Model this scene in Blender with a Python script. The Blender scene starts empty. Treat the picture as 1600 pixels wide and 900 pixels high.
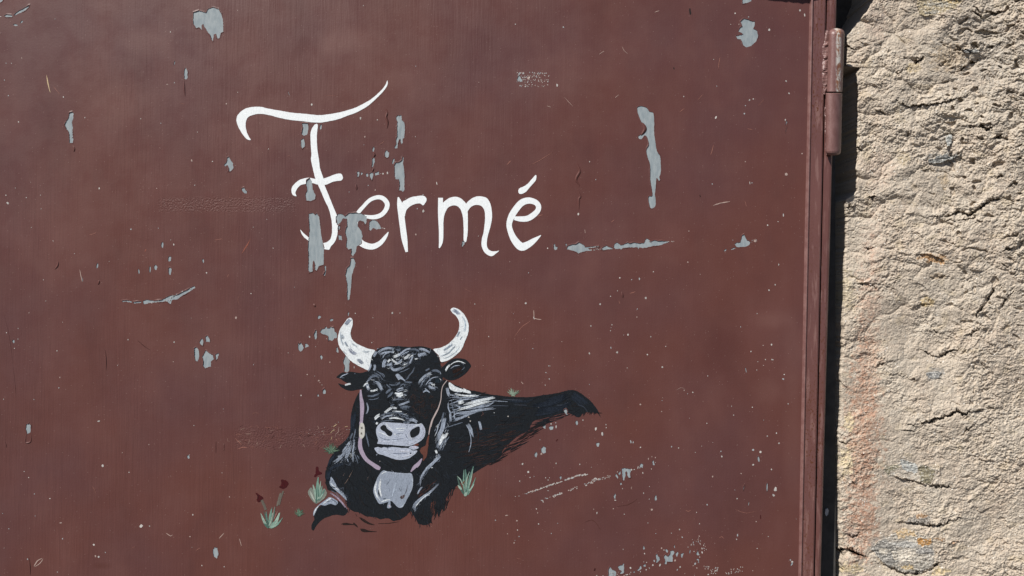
import bpy, math, random
import numpy as np
from mathutils import Vector
from mathutils.geometry import delaunay_2d_cdt

# ------------------------------------------------------------------ camera, sky, sun, exposure
S = 0.0007            # one unit of the drawing below is 0.7 mm on the door's face
F = 1155.0            # distance from the lens to the door, in those units
SUN = Vector((35, 36, -54)).normalized()      # the way the sunlight travels
scene = bpy.context.scene
cam_data = bpy.data.cameras.new('camera')
cam = bpy.data.objects.new('camera', cam_data)
scene.collection.objects.link(cam)
cam.location = (0, -F * S, 0)
cam.rotation_euler = (math.radians(90), 0, 0)
cam_data.sensor_width = 36
cam_data.lens = 36 * F / 1600
cam_data.clip_start = 0.01
cam_data.clip_end = 2000
scene.camera = cam

world = bpy.data.worlds.new('World')
scene.world = world
world.use_nodes = True
wn = world.node_tree.nodes
sky = wn.new('ShaderNodeTexSky')
sky.sky_type = 'NISHITA'
sky.sun_disc = False
sky.altitude = 1200
sky.air_density = 0.65
sky.dust_density = 0.4
sky.sun_elevation = math.asin(-SUN.z)
sky.sun_rotation = math.atan2(-SUN.x, -SUN.y)
world.node_tree.links.new(sky.outputs[0], wn['Background'].inputs[0])
wn['Background'].inputs[1].default_value = 0.05

sun_data = bpy.data.lights.new('sun', 'SUN')
sun_data.energy = 5.0
sun_data.angle = math.radians(0.5)
sun_data.color = (1.0, 0.96, 0.90)
sun = bpy.data.objects.new('sun', sun_data)
sun.rotation_euler = SUN.to_track_quat('-Z', 'Y').to_euler()
scene.collection.objects.link(sun)

scene.view_settings.view_transform = 'Standard'
scene.view_settings.look = 'None'
scene.view_settings.gamma = 1
scene.view_settings.use_curve_mapping = False
scene.view_settings.exposure = 0.33

rng = random.Random(7)
R = rng.uniform

# ------------------------------------------------------------------ helpers
def P(x, y, d=0.0):
    k = S * (1 + d / F)
    return ((x - 800) * k, d * S, (450 - y) * k)

def Pn(x, y, d):
    k = S * (1 + d / F)
    return np.stack([(x - 800) * k, d * S, (450 - y) * k], -1)

def lin(c):
    c /= 255.0
    return c / 12.92 if c < 0.04045 else ((c + 0.055) / 1.055) ** 2.4

def C(r, g, b, k=0.82):
    return (lin(r) * k, lin(g) * k, lin(b) * k)

def link(name, me, mat, parent=None, **props):
    o = bpy.data.objects.new(name, me)
    scene.collection.objects.link(o)
    if mat is not None:
        me.materials.append(mat)
    if parent is not None:
        o.parent = parent
    for k, v in props.items():
        o[k] = v
    return o

class MB:
    """collects faces and builds ONE mesh object, with a colour per face corner"""
    def __init__(self):
        self.v, self.f, self.c, self.smooth = [], [], [], []
    def face(self, pts, col=(0.5, 0.5, 0.5), smooth=False):
        n = len(self.v)
        self.v.extend(pts)
        self.f.append(tuple(range(n, n + len(pts))))
        self.c.append(col)
        self.smooth.append(smooth)
    def tri_region(self, xy, tris, d_top, d_base, col=(0.5, 0.5, 0.5)):
        """flat region with real thickness: face at d_top, edges down to d_base"""
        n = len(self.v)
        used = sorted({i for t in tris for i in t})
        idx = {u: n + k for k, u in enumerate(used)}
        for u in used:
            self.v.append(P(xy[u][0], xy[u][1], d_top))
        edges = {}
        for t in tris:
            a = xy[t[0]]; b = xy[t[1]]; c = xy[t[2]]
            ar = (b[0]-a[0])*(c[1]-a[1]) - (b[1]-a[1])*(c[0]-a[0])
            if ar < 0:
                t = (t[0], t[2], t[1])
            t = tuple(reversed(t))              # y runs down in the drawing
            self.f.append(tuple(idx[i] for i in t)); self.c.append(col); self.smooth.append(False)
            for i in range(3):
                e = (t[i], t[(i+1) % 3])
                if (e[1], e[0]) in edges: del edges[(e[1], e[0])]
                else: edges[e] = 1
        if d_base is None: return
        base = {}
        for (a, b) in edges:
            for q in (a, b):
                if q not in base:
                    base[q] = len(self.v)
                    self.v.append(P(xy[q][0], xy[q][1], d_base))
            self.f.append((idx[a], base[a], base[b], idx[b])); self.c.append(col); self.smooth.append(False)
    def ribbon(self, pts, ws, d_top, d_base, col):
        L, Rr = sides(pts, ws)
        n = len(pts)
        k = len(self.v)
        for (x, y) in L: self.v.append(P(x, y, d_top))
        for (x, y) in Rr: self.v.append(P(x, y, d_top))
        for (x, y) in L: self.v.append(P(x, y, d_base))
        for (x, y) in Rr: self.v.append(P(x, y, d_base))
        F_ = []
        for i in range(n-1):
            F_.append((k+i, k+i+1, k+n+i+1, k+n+i))
            F_.append((k+i, k+2*n+i, k+2*n+i+1, k+i+1))
            F_.append((k+n+i+1, k+3*n+i+1, k+3*n+i, k+n+i))
        F_.append((k, k+n, k+3*n, k+2*n))
        F_.append((k+n-1, k+3*n-1, k+4*n-1, k+2*n-1))
        self.f += F_; self.c += [col]*len(F_); self.smooth += [False]*len(F_)
    def build(self, name, mat, parent=None, **props):
        me = bpy.data.meshes.new(name)
        me.from_pydata(self.v, [], self.f)
        at = me.color_attributes.new('col', 'FLOAT_COLOR', 'CORNER')
        arr = np.ones((len(me.loops), 4), dtype=np.float32)
        lens = [len(f) for f in self.f]
        arr[:, :3] = np.repeat(np.array(self.c, dtype=np.float32), lens, axis=0)
        at.data.foreach_set('color', arr.ravel())
        me.polygons.foreach_set('use_smooth', self.smooth)
        me.update()
        return link(name, me, mat, parent, **props)

def catmull(pts, closed=False, step=2.0):
    n = len(pts)
    out = []
    rg = range(n) if closed else range(n-1)
    g = (lambda i: pts[i % n]) if closed else (lambda i: pts[max(0, min(n-1, i))])
    for i in rg:
        p0, p1, p2, p3 = g(i-1), g(i), g(i+1), g(i+2)
        m = max(1, int(math.dist(p1[:2], p2[:2]) / step))
        for k in range(m):
            t = k / m
            out.append(tuple(0.5*((2*b) + (c-a)*t + (2*a-5*b+4*c-e)*t*t + (3*b-a-3*c+e)*t**3)
                             for a, b, c, e in zip(p0, p1, p2, p3)))
    if not closed: out.append(tuple(pts[-1]))
    return out

def sides(pts, ws):
    L, Q = [], []
    n = len(pts)
    for i in range(n):
        a = pts[max(0, i-1)]; b = pts[min(n-1, i+1)]
        dx, dy = b[0]-a[0], b[1]-a[1]
        l = math.hypot(dx, dy) or 1
        nx, ny = -dy/l, dx/l
        w = ws[i] / 2
        L.append((pts[i][0]-nx*w, pts[i][1]-ny*w)); Q.append((pts[i][0]+nx*w, pts[i][1]+ny*w))
    return L, Q

ZOOM = {'A': (350, 110, 5.625), 'B': (440, 250, 3.914), 'C': (600, 260, 5.625), 'D': (0, 0, 4), 'E': (0, 225, 4),
        'G': (0, 450, 4), 'H': (0, 675, 4), 'I': (780, 0, 3.478), 'J': (780, 225, 3.478), 'K': (780, 450, 3.478),
        'L': (780, 675, 3.478), 'h1': (860, 360, 8), 'bt': (930, 820, 8.889), 'ln': (800, 710, 6.667),
        'fl': (440, 480, 6.425), 'vt': (540, 160, 6), 'z1': (460, 460, 5), 'e1': (520, 530, 10), 'e2': (600, 530, 10),
        'e3': (540, 580, 10), 'e4': (550, 640, 10), 'e5': (480, 640, 9), 'e6': (480, 735, 9), 'e7': (560, 730, 10),
        'e8': (630, 640, 4.737), 'sh': (680, 580, 7.5), 'tl': (680, 570, 5.293), 'g1': (380, 720, 7.5), 'p': (0, 0, 1),
        'R4': (1200, 0, 3), 'R5': (1200, 300, 3), 'R6': (1200, 600, 3)}

def T(z, s):
    """points written 'x,y x,y ...' in a drawing of scale z -> units of the door"""
    ox, oy, k = ZOOM[z]
    return [(ox + float(a)/k, oy + float(b)/k) for a, b in (q.split(',') for q in s.split())]

def outline(z, s, step=2.0, jit=0.25, smooth=True):
    p = T(z, s)
    if smooth: p = catmull(p, True, step)
    else:
        q = []
        n = len(p)
        for i in range(n):
            a, b = p[i], p[(i+1) % n]
            m = max(1, int(math.dist(a, b)/step))
            q += [(a[0]+(b[0]-a[0])*k/m, a[1]+(b[1]-a[1])*k/m) for k in range(m)]
        p = q
    return [(x+R(-jit, jit), y+R(-jit, jit)) for x, y in p]

def stroke_quads(z, s, w, step=2.0, jit=0.12):
    k = ZOOM[z][2]
    p = T(z, s)
    p3 = [(a[0], a[1], ww/k) for a, ww in zip(p, w)]
    q = catmull(p3, False, step)
    L, Q = sides([(a[0], a[1]) for a in q], [max(0.15, a[2]+R(-jit, jit)) for a in q])
    return [[L[i], L[i+1], Q[i+1], Q[i]] for i in range(len(q)-1)]

def inside(poly, x, y):
    c = False
    n = len(poly)
    j = n-1
    for i in range(n):
        xi, yi = poly[i]; xj, yj = poly[j]
        if (yi > y) != (yj > y) and x < (xj-xi)*(y-yi)/(yj-yi)+xi: c = not c
        j = i
    return c

def arrange(polys):
    """split the plane by polygons: points, triangles, and for each triangle the polygons that hold it"""
    vs, fs = [], []
    for p in polys:
        n = len(vs)
        vs += [Vector(q) for q in p]
        fs.append(list(range(n, n+len(p))))
    ov, oe, of, a, b, orig = delaunay_2d_cdt(vs, [], fs, 0, 1e-3, True)
    xy = [tuple(v) for v in ov]; tri = [tuple(f) for f in of]
    bb = [bbox(p) for p in polys]
    own = []
    for t in tri:
        x = sum(xy[i][0] for i in t)/3; y = sum(xy[i][1] for i in t)/3
        own.append([k for k, q in enumerate(bb) if q[0] <= x <= q[2] and q[1] <= y <= q[3] and inside(polys[k], x, y)])
    return xy, tri, own

def bbox(p):
    xs_ = [q[0] for q in p]; ys_ = [q[1] for q in p]
    return min(xs_), min(ys_), max(xs_), max(ys_)

# ------------------------------------------------------------------ numpy noise
def _hash(ix, iy, seed):
    h = (ix.astype(np.int64)*374761393 + iy.astype(np.int64)*668265263 + seed*974634777) & 0xFFFFFFFF
    h = ((h ^ (h >> 13))*1274126177) & 0xFFFFFFFF
    h = ((h ^ (h >> 16))*2246822519) & 0xFFFFFFFF
    return ((h ^ (h >> 15)) & 0xFFFF) / 65535.0

def noise(x, y, seed=0):
    ix, iy = np.floor(x), np.floor(y)
    fx, fy = x-ix, y-iy
    def g(jx, jy):
        a = _hash(ix+jx, iy+jy, seed)*2*np.pi
        return np.cos(a)*(fx-jx) + np.sin(a)*(fy-jy)
    u = fx*fx*fx*(fx*(fx*6-15)+10); v = fy*fy*fy*(fy*(fy*6-15)+10)
    a = g(0, 0)*(1-u)+g(1, 0)*u
    b = g(0, 1)*(1-u)+g(1, 1)*u
    return (a*(1-v)+b*v)*1.5

def fbm(x, y, octs=4, seed=0, gain=0.5):
    r = 0; am = 1; f = 1
    for o in range(octs):
        r = r + am*noise(x*f+o*17.3, y*f-o*9.1, seed+o*13)
        am *= gain; f *= 2.03
    return r

def smoothstep(a, b, x):
    t = np.clip((x-a)/(b-a), 0, 1)
    return t*t*(3-2*t)

# ------------------------------------------------------------------ materials
class N:
    def __init__(self, name):
        self.m = bpy.data.materials.new(name); self.m.use_nodes = True
        self.t = self.m.node_tree; self.b = self.t.nodes['Principled BSDF']
        self.pos = self.t.nodes.new('ShaderNodeNewGeometry').outputs['Position']
    def n(self, typ, **kw):
        x = self.t.nodes.new(typ)
        for k, v in kw.items(): setattr(x, k, v)
        return x
    def l(self, a, b): self.t.links.new(a, b)
    def scaled(self, sx, sy, sz):
        m = self.n('ShaderNodeMapping'); m.inputs['Scale'].default_value = (sx, sy, sz)
        self.l(self.pos, m.inputs[0]); return m.outputs[0]
    def noise(self, vec, scale=1.0, detail=3.0, rough=0.5, dist=0.0):
        x = self.n('ShaderNodeTexNoise'); x.inputs['Scale'].default_value = scale
        x.inputs['Detail'].default_value = detail; x.inputs['Roughness'].default_value = rough
        x.inputs['Distortion'].default_value = dist
        self.l(vec, x.inputs['Vector']); return x.outputs[0]
    def ramp(self, v, a, b, ca=0.0, cb=1.0):
        x = self.n('ShaderNodeMapRange'); x.interpolation_type = 'SMOOTHSTEP'
        x.inputs[1].default_value = a; x.inputs[2].default_value = b
        x.inputs[3].default_value = ca; x.inputs[4].default_value = cb
        self.l(v, x.inputs[0]); return x.outputs[0]
    def math(self, op, a, b=None):
        x = self.n('ShaderNodeMath', operation=op)
        for i, q in enumerate((a, b)):
            if q is None: continue
            if isinstance(q, (int, float)): x.inputs[i].default_value = q
            else: self.l(q, x.inputs[i])
        return x.outputs[0]
    def mix(self, fac, a, b, blend='MIX'):
        x = self.n('ShaderNodeMix', data_type='RGBA', blend_type=blend)
        for i, q in ((0, fac), (6, a), (7, b)):
            if isinstance(q, (int, float)): x.inputs[i].default_value = q
            elif isinstance(q, tuple): x.inputs[i].default_value = (*q, 1)
            else: self.l(q, x.inputs[i])
        return x.outputs[2]
    def bump(self, h, strength, dist, normal=None):
        x = self.n('ShaderNodeBump'); x.inputs['Strength'].default_value = strength
        x.inputs['Distance'].default_value = dist
        self.l(h, x.inputs['Height'])
        if normal is not None: self.l(normal, x.inputs['Normal'])
        return x.outputs[0]
    def sep(self):
        x = self.n('ShaderNodeSeparateXYZ'); self.l(self.pos, x.inputs[0]); return x.outputs
    def spot(self, x, y, rx, ry, warp=0.35):
        """soft mask round a place on the door (units of the drawing), its border broken by noise"""
        c = P(x, y); m = self.n('ShaderNodeMapping')
        m.inputs['Location'].default_value = (-c[0]/(rx*S), 0, -c[2]/(ry*S))
        m.inputs['Scale'].default_value = (1/(rx*S), 0, 1/(ry*S))
        self.l(self.pos, m.inputs[0])
        ln = self.n('ShaderNodeVectorMath', operation='LENGTH'); self.l(m.outputs[0], ln.inputs[0])
        nz = self.noise(self.pos, 60.0, 3.0, 0.6)
        return self.ramp(self.math('ADD', ln.outputs['Value'], self.math('MULTIPLY', self.math('SUBTRACT', nz, 0.5), warp*1.6)), 1.5, 0.15)

def maroon(name, strips=False):
    m = N(name)
    big = m.noise(m.scaled(1, 1, 1), 6.0, 2.0, 0.45)
    mid = m.noise(m.scaled(1.0, 1, 0.55), 19.0, 3.0, 0.55)
    base = m.mix(m.ramp(big, 0.32, 0.68), (0.098, 0.0400, 0.0385), (0.112, 0.0405, 0.0325))
    base = m.mix(m.math('MULTIPLY', m.ramp(mid, 0.45, 0.75), 0.5), base, (0.135, 0.056, 0.048))
    base = m.mix(m.math('MULTIPLY', m.ramp(mid, 0.48, 0.25), 0.45), base, (0.080, 0.030, 0.027))
    streak = m.noise(m.scaled(900, 1, 9), 1.0, 2.0, 0.6)
    base = m.mix(m.math('MULTIPLY', m.ramp(streak, 0.35, 0.7), 0.10), base, (0.125, 0.050, 0.044))
    grain = m.noise(m.pos, 1400.0, 2.0, 0.7)
    base = m.mix(m.math('MULTIPLY', m.ramp(grain, 0.55, 0.8), 0.30), base, (0.17, 0.085, 0.07))
    if not strips:
        # pale clouds of dust and sheen painted in, one darker smudge, fine pale specks
        for (x, y, rx, ry, f) in ((1206, 500, 20, 9, .16), (1200, 612, 16, 14, .12), (1240, 560, 12, 40, .12), (548, 60, 30, 12, .22),
                                  (520, 75, 14, 10, .18), (230, 62, 26, 16, .18), (200, 165, 30, 20, .15), (1238, 690, 10, 60, .10), (430, 190, 50, 30, .10), (640, 130, 40, 24, .10), (90, 330, 40, 60, .08), (860, 120, 50, 22, .10), (320, 560, 40, 40, .08)):
            base = m.mix(m.math('MULTIPLY', m.spot(x, y, rx*1.5, ry*1.5, 0.5), f), base, (0.24, 0.13, 0.11))
        base = m.mix(m.math('MULTIPLY', m.spot(1128, 550, 34, 46), .55), base, (0.075, 0.024, 0.021))
        base = m.mix(m.math('MULTIPLY', m.spot(160, 884, 14, 5, .2), .35), base, (0.07, 0.02, 0.012))
        vo = m.n('ShaderNodeTexVoronoi'); vo.inputs['Scale'].default_value = 330.0
        m.l(m.pos, vo.inputs['Vector'])
        keep = m.n('ShaderNodeSeparateColor'); m.l(vo.outputs['Color'], keep.inputs[0])
        dens = m.noise(m.pos, 7.0, 2.0, 0.6)
        sp = m.math('MULTIPLY', m.ramp(vo.outputs['Distance'], 0.15, 0.06), m.ramp(m.math('ADD', keep.outputs[0], m.math('MULTIPLY', dens, 0.5)), 1.02, 1.06))
        base = m.mix(m.math('MULTIPLY', sp, 0.5), base, (0.34, 0.24, 0.21))
    else:
        base = m.mix(0.35, base, (0.155, 0.074, 0.068))
        pale_blotch = m.noise(m.scaled(1, 1, 0.12), 260.0, 3.0, 0.6)  # paler upright blotches along the strips
        base = m.mix(m.math('MULTIPLY', m.ramp(pale_blotch, 0.50, 0.68), 0.55), base, (0.24, 0.135, 0.12))
        rs = m.noise(m.scaled(1, 1, 0.5), 700.0, 3.0, 0.65)
        zone = m.noise(m.scaled(1, 1, 0.3), 14.0, 2.0, 0.5)
        base = m.mix(m.math('MULTIPLY', m.ramp(rs, 0.56, 0.62), m.ramp(zone, 0.35, 0.6)), base, (0.09, 0.030, 0.012))
    m.l(base, m.b.inputs['Base Color'])
    rr = m.noise(m.pos, 40.0, 3.0, 0.6)
    m.l(m.ramp(rr, 0.3, 0.7, *((0.30, 0.42) if strips else (0.40, 0.55))), m.b.inputs['Roughness'])
    m.b.inputs['Specular IOR Level'].default_value = 0.5 if strips else 0.33
    x, y, z = m.sep()
    left = m.ramp(x, -0.12, 0.15, 1.0, 0.22)
    brush = m.math('ADD', m.noise(m.scaled(420, 1, 22), 1.0, 3.0, 0.65, 0.6), m.math('MULTIPLY', m.noise(m.scaled(150, 1, 6), 1.0, 2.0, 0.5, 0.9), 0.8))
    sel = m.ramp(m.noise(m.scaled(9, 1, 3), 1.0, 2.0, 0.5), 0.30, 0.65, 0.2, 1.1)
    h = m.math('MULTIPLY', m.math('MULTIPLY', brush, left), sel)
    pebble = m.noise(m.pos, 420.0, 3.0, 0.6)
    rough_sum = h
    band = None
    if not strips:
        for (px, py, rx, ry) in ((355, 320, 115, 15), (455, 684, 95, 22)):
            k = m.n('ShaderNodeMapping'); c = P(px, py)
            sel2 = m.math('MULTIPLY', m.ramp(m.math('ABSOLUTE', m.math('SUBTRACT', x, c[0])), rx*S, rx*S*0.85),
                          m.ramp(m.math('ABSOLUTE', m.math('SUBTRACT', z, c[2])), ry*S, ry*S*0.55))
            sel2 = m.math('MULTIPLY', sel2, m.ramp(m.noise(m.scaled(1, 1, 2.2), 75.0, 3.0, 0.65), 0.30, 0.50))
            rough_sum = m.math('ADD', rough_sum, m.math('MULTIPLY', m.math('MULTIPLY', sel2, m.math('SUBTRACT', m.noise(m.pos, 560.0, 2.0, 0.6), 0.5)), 2.6))
    nb = m.bump(rough_sum, 0.85, 0.00036)
    nb = m.bump(pebble, 0.35, 0.00022, nb)
    nb = m.bump(m.noise(m.pos, 16.0, 2.0, 0.5), 0.5, 0.0016, nb)     # the sheet is not quite flat
    m.l(nb, m.b.inputs['Normal'])
    return m.m

def brush_paint(name, rough=0.5, var=0.25):
    m = N(name)
    a = m.n('ShaderNodeAttribute', attribute_name='col')
    st = m.noise(m.pos, 700.0, 3.0, 0.6)
    st2 = m.noise(m.scaled(1, 1, 0.2), 900.0, 2.0, 0.6)
    k = m.math('ADD', m.ramp(st, 0.3, 0.7, 1-var, 1+var*0.5), m.ramp(st2, 0.3, 0.7, -var*0.4, var*0.4))
    mul = m.n('ShaderNodeVectorMath', operation='SCALE')
    m.l(a.outputs['Color'], mul.inputs[0]); m.l(k, mul.inputs['Scale'])
    m.l(mul.outputs[0], m.b.inputs['Base Color'])
    m.b.inputs['Roughness'].default_value = rough
    m.b.inputs['Specular IOR Level'].default_value = 0.2
    nb = m.bump(m.noise(m.scaled(500, 1, 120), 1.0, 3.0, 0.6), 0.35, 0.0002)
    m.l(nb, m.b.inputs['Normal'])
    return m.m

def primer(name):
    m = N(name)
    a = m.noise(m.scaled(1, 1, 0.35), 260.0, 3.0, 0.6)
    c = m.mix(m.ramp(a, 0.3, 0.7), (0.225, 0.268, 0.292), (0.305, 0.345, 0.362))
    s = m.noise(m.scaled(1, 1, 0.1), 900.0, 2.0, 0.6)
    c = m.mix(m.math('MULTIPLY', m.ramp(s, 0.58, 0.75), 0.35), c, (0.42, 0.44, 0.44))
    m.l(c, m.b.inputs['Base Color']); m.b.inputs['Roughness'].default_value = 0.6
    m.b.inputs['Specular IOR Level'].default_value = 0.25
    m.l(m.bump(s, 0.3, 0.0002), m.b.inputs['Normal'])
    return m.m

def hinge_mat(name, worn):
    m = N(name)
    x, y, z = m.sep()
    nz = m.noise(m.scaled(1, 1, 0.45), 210.0, 4.0, 0.65)
    n2 = m.noise(m.pos, 700.0, 3.0, 0.7)
    base = m.mix(m.ramp(nz, 0.3, 0.7), (0.200, 0.108, 0.100), (0.145, 0.068, 0.060))
    if worn:
        cx = P(1308.6, 95, -14)[0]
        band = m.ramp(m.math('ABSOLUTE', m.math('SUBTRACT', x, cx)), 0.0046, 0.0010)
        bare = m.math('MULTIPLY', band, m.ramp(m.noise(m.scaled(1, 1, 0.5), 150.0, 4.0, 0.7), 0.37, 0.49))
        base = m.mix(m.ramp(m.math('ADD', m.math('MULTIPLY', band, 0.45), nz), 0.80, 0.95), base, (0.20, 0.075, 0.035))
        base = m.mix(bare, base, m.mix(m.ramp(m.noise(m.scaled(1, 1, 0.7), 190.0, 4.0, 0.7, 0.5), 0.44, 0.58), (0.60, 0.57, 0.53), (0.27, 0.115, 0.055)))
        m.l(m.ramp(bare, 0, 1, 0.42, 0.35), m.b.inputs['Roughness'])
    else:
        base = m.mix(m.ramp(n2, 0.66, 0.74), base, (0.22, 0.12, 0.09))
        m.b.inputs['Roughness'].default_value = 0.42
    m.l(base, m.b.inputs['Base Color'])
    m.l(m.bump(n2, 0.5, 0.0004), m.b.inputs['Normal'])
    return m.m

def stone_mat(name):
    m = N(name)
    a = m.n('ShaderNodeAttribute', attribute_name='col')
    g = m.noise(m.pos, 900.0, 3.0, 0.75)
    c = m.mix(0.5, a.outputs['Color'], m.mix(m.ramp(g, 0.25, 0.75), (0.32, 0.31, 0.29), (0.68, 0.66, 0.62)), 'OVERLAY')
    vo = m.n('ShaderNodeTexVoronoi'); vo.inputs['Scale'].default_value = 420.0; m.l(m.pos, vo.inputs['Vector'])
    k = m.n('ShaderNodeSeparateColor'); m.l(vo.outputs['Color'], k.inputs[0])
    c = m.mix(m.math('MULTIPLY', m.ramp(vo.outputs['Distance'], 0.30, 0.2), m.ramp(k.outputs[0], 0.93, 0.96)), c, (0.72, 0.70, 0.66))
    c = m.mix(m.math('MULTIPLY', m.ramp(vo.outputs['Distance'], 0.35, 0.2), m.ramp(k.outputs[1], 0.95, 0.97)), c, (0.13, 0.12, 0.11))
    m.l(c, m.b.inputs['Base Color']); m.b.inputs['Roughness'].default_value = 0.85
    m.b.inputs['Specular IOR Level'].default_value = 0.2
    m.l(m.bump(m.noise(m.pos, 1100.0, 4.0, 0.7), 0.5, 0.0005), m.b.inputs['Normal'])
    return m.m

def plain(name, ca, cb, scale, rough=0.6, bump=0.3, dist=0.001, metal=0.0):
    m = N(name)
    n = m.noise(m.pos, scale, 4.0, 0.65)
    m.l(m.mix(m.ramp(n, 0.3, 0.7), ca, cb), m.b.inputs['Base Color'])
    m.b.inputs['Roughness'].default_value = rough; m.b.inputs['Metallic'].default_value = metal
    m.l(m.bump(n, bump, dist), m.b.inputs['Normal'])
    return m.m

M_DOOR = maroon('maroon_paint')
M_STRIP = maroon('maroon_edge_paint', True)
M_WHITE = brush_paint('white_brush_paint', 0.45, 0.09)
M_BULL = brush_paint('bull_brush_paint', 0.5, 0.3)
M_TINT = brush_paint('tinted_brush_paint', 0.55, 0.15)
M_PRIMER = primer('grey_primer')
M_STONE = stone_mat('beige_stone')
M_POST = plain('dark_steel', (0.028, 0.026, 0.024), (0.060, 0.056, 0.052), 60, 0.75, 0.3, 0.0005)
M_MORTAR = plain('mortar', (0.06, 0.052, 0.045), (0.10, 0.09, 0.078), 90, 0.9, 0.6, 0.002)  # colour darkened to deepen the shade in the gap behind the frame
M_GROUND = plain('dry_earth', (0.07, 0.062, 0.055), (0.12, 0.105, 0.09), 6, 0.95, 0.6, 0.02)

# ------------------------------------------------------------------ ground
gm = bpy.data.meshes.new('ground')
gz = -1.25
gm.from_pydata([(-600, -600, gz), (600, -600, gz), (600, 600, gz), (-600, 600, gz)], [], [(0, 1, 2, 3)])
link('ground', gm, M_GROUND, None, kind='structure')

# ------------------------------------------------------------------ stone wall
def thing(name, label, cat, loc):
    o = bpy.data.objects.new(name, None)
    o.location = loc; o.empty_display_size = 0.05
    scene.collection.objects.link(o)
    o['label'] = label; o['category'] = cat; o['kind'] = 'thing'
    return o

wall = thing('stone_wall', 'rough beige stone wall standing right of the maroon door behind its hinge', 'wall', (0, 0, 0))

CRACKS = [  # z, points, width, depth, lip
    ('R4', '640,278 690,292 745,265', 4.5, 9, 3), ('R4', '885,222 950,240 985,225', 4, 8, 2.5), ('R4', '925,305 980,288', 4.5, 9, 2),
    ('R4', '600,470 640,488 700,498 780,490 850,475 950,440', 2.2, 6, 3), ('R4', '940,590 1000,590 1040,602 1085,570', 4, 9, 3),
    ('R4', '500,510 560,545', 2, 4, 1.5), ('R4', '750,752 820,748 880,728 930,700', 3, 5, 3), ('R4', '1058,645 1095,628', 4.5, 9, 2),
    ('R4', '1150,385 1185,370', 4, 7, 1.5), ('R4', '1120,880 1160,850', 3, 6, 1.5), ('R4', '1060,835 1100,825', 4, 7, 1.5),
    ('R4', '770,545 840,520', 2, 4, 1.5), ('R4', '720,790 800,812', 3, 5, 2), ('R4', '600,345 640,330', 2, 4, 1), ('R4', '360,210 400,232', 3, 5, 2),
    ('R4', '640,640 660,620', 2, 4, 1), ('R4', '1000,95 1060,60 1110,50', 3, 6, 2), ('R4', '950,50 990,65 1020,95', 3, 6, 2),
    ('R4', '860,345 910,325 930,300', 3, 5, 2), ('R4', '800,300 825,302', 3, 5, 1), ('R4', '405,690 450,705', 3, 5, 1.5),
    ('R5', '775,115 850,110 900,88 940,110 990,70 1060,35 1105,30', 5, 10, 4), ('R5', '820,135 940,130 990,105', 2, 5, 2),
    ('R5', '975,580 1000,550 1045,480 1072,430', 4, 9, 2.5), ('R5', '1078,565 1100,530 1170,445', 2.5, 6, 2), ('R5', '905,680 960,655 1000,640', 2.5, 5, 2),
    ('R5', '710,735 760,758 790,770 850,745 900,735', 3.5, 8, 3.5), ('R5', '700,290 760,315 830,338', 2.2, 4, 2), ('R5', '410,430 470,435 525,462', 2.5, 5, 2),
    ('R5', '600,850 680,885 720,888', 2.2, 4, 2), ('R5', '440,262 510,258', 2, 4, 1.5), ('R5', '1095,280 1150,255', 3.5, 6, 2), ('R5', '770,410 830,395', 2, 4, 1.5),
    ('R5', '690,540 780,530', 2, 3.5, 1.5), ('R5', '360,70 420,68', 3, 5, 2), ('R5', '470,35 500,20', 4, 6, 2), ('R5', '500,820 560,790', 2, 4, 1.5),
    ('R5', '770,650 800,660', 2.5, 4, 1.5),
    ('R6', '665,190 700,195 740,180 790,160 850,148 880,128 910,145 960,130 1060,112', 3.5, 8, 3.5), ('R6', '550,420 620,445 700,462 760,472 850,485 890,485', 2.5, 5, 3),
    ('R6', '620,650 700,650 780,668 840,655 895,632', 3.2, 7, 3.5), ('R6', '520,835 580,865 640,888 700,888 760,870 800,835 880,815', 4, 8, 4),
    ('R6', '300,770 330,773 370,781 420,796 458,808', 4.6, 22, 1.0), ('R6', '455,806 490,780 520,778', 2.5, 5, 1.5), ('R6', '330,270 380,285', 2.5, 4, 1.5), ('R6', '620,215 700,225', 2, 3.5, 1.5),
    ('R6', '910,240 960,195', 2, 4, 1.5), ('R6', '845,750 900,735', 2, 4, 1), ('R6', '395,460 410,470', 3, 5, 1), ('R6', '360,700 400,720 440,690', 2.5, 4, 1.5),
]

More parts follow.
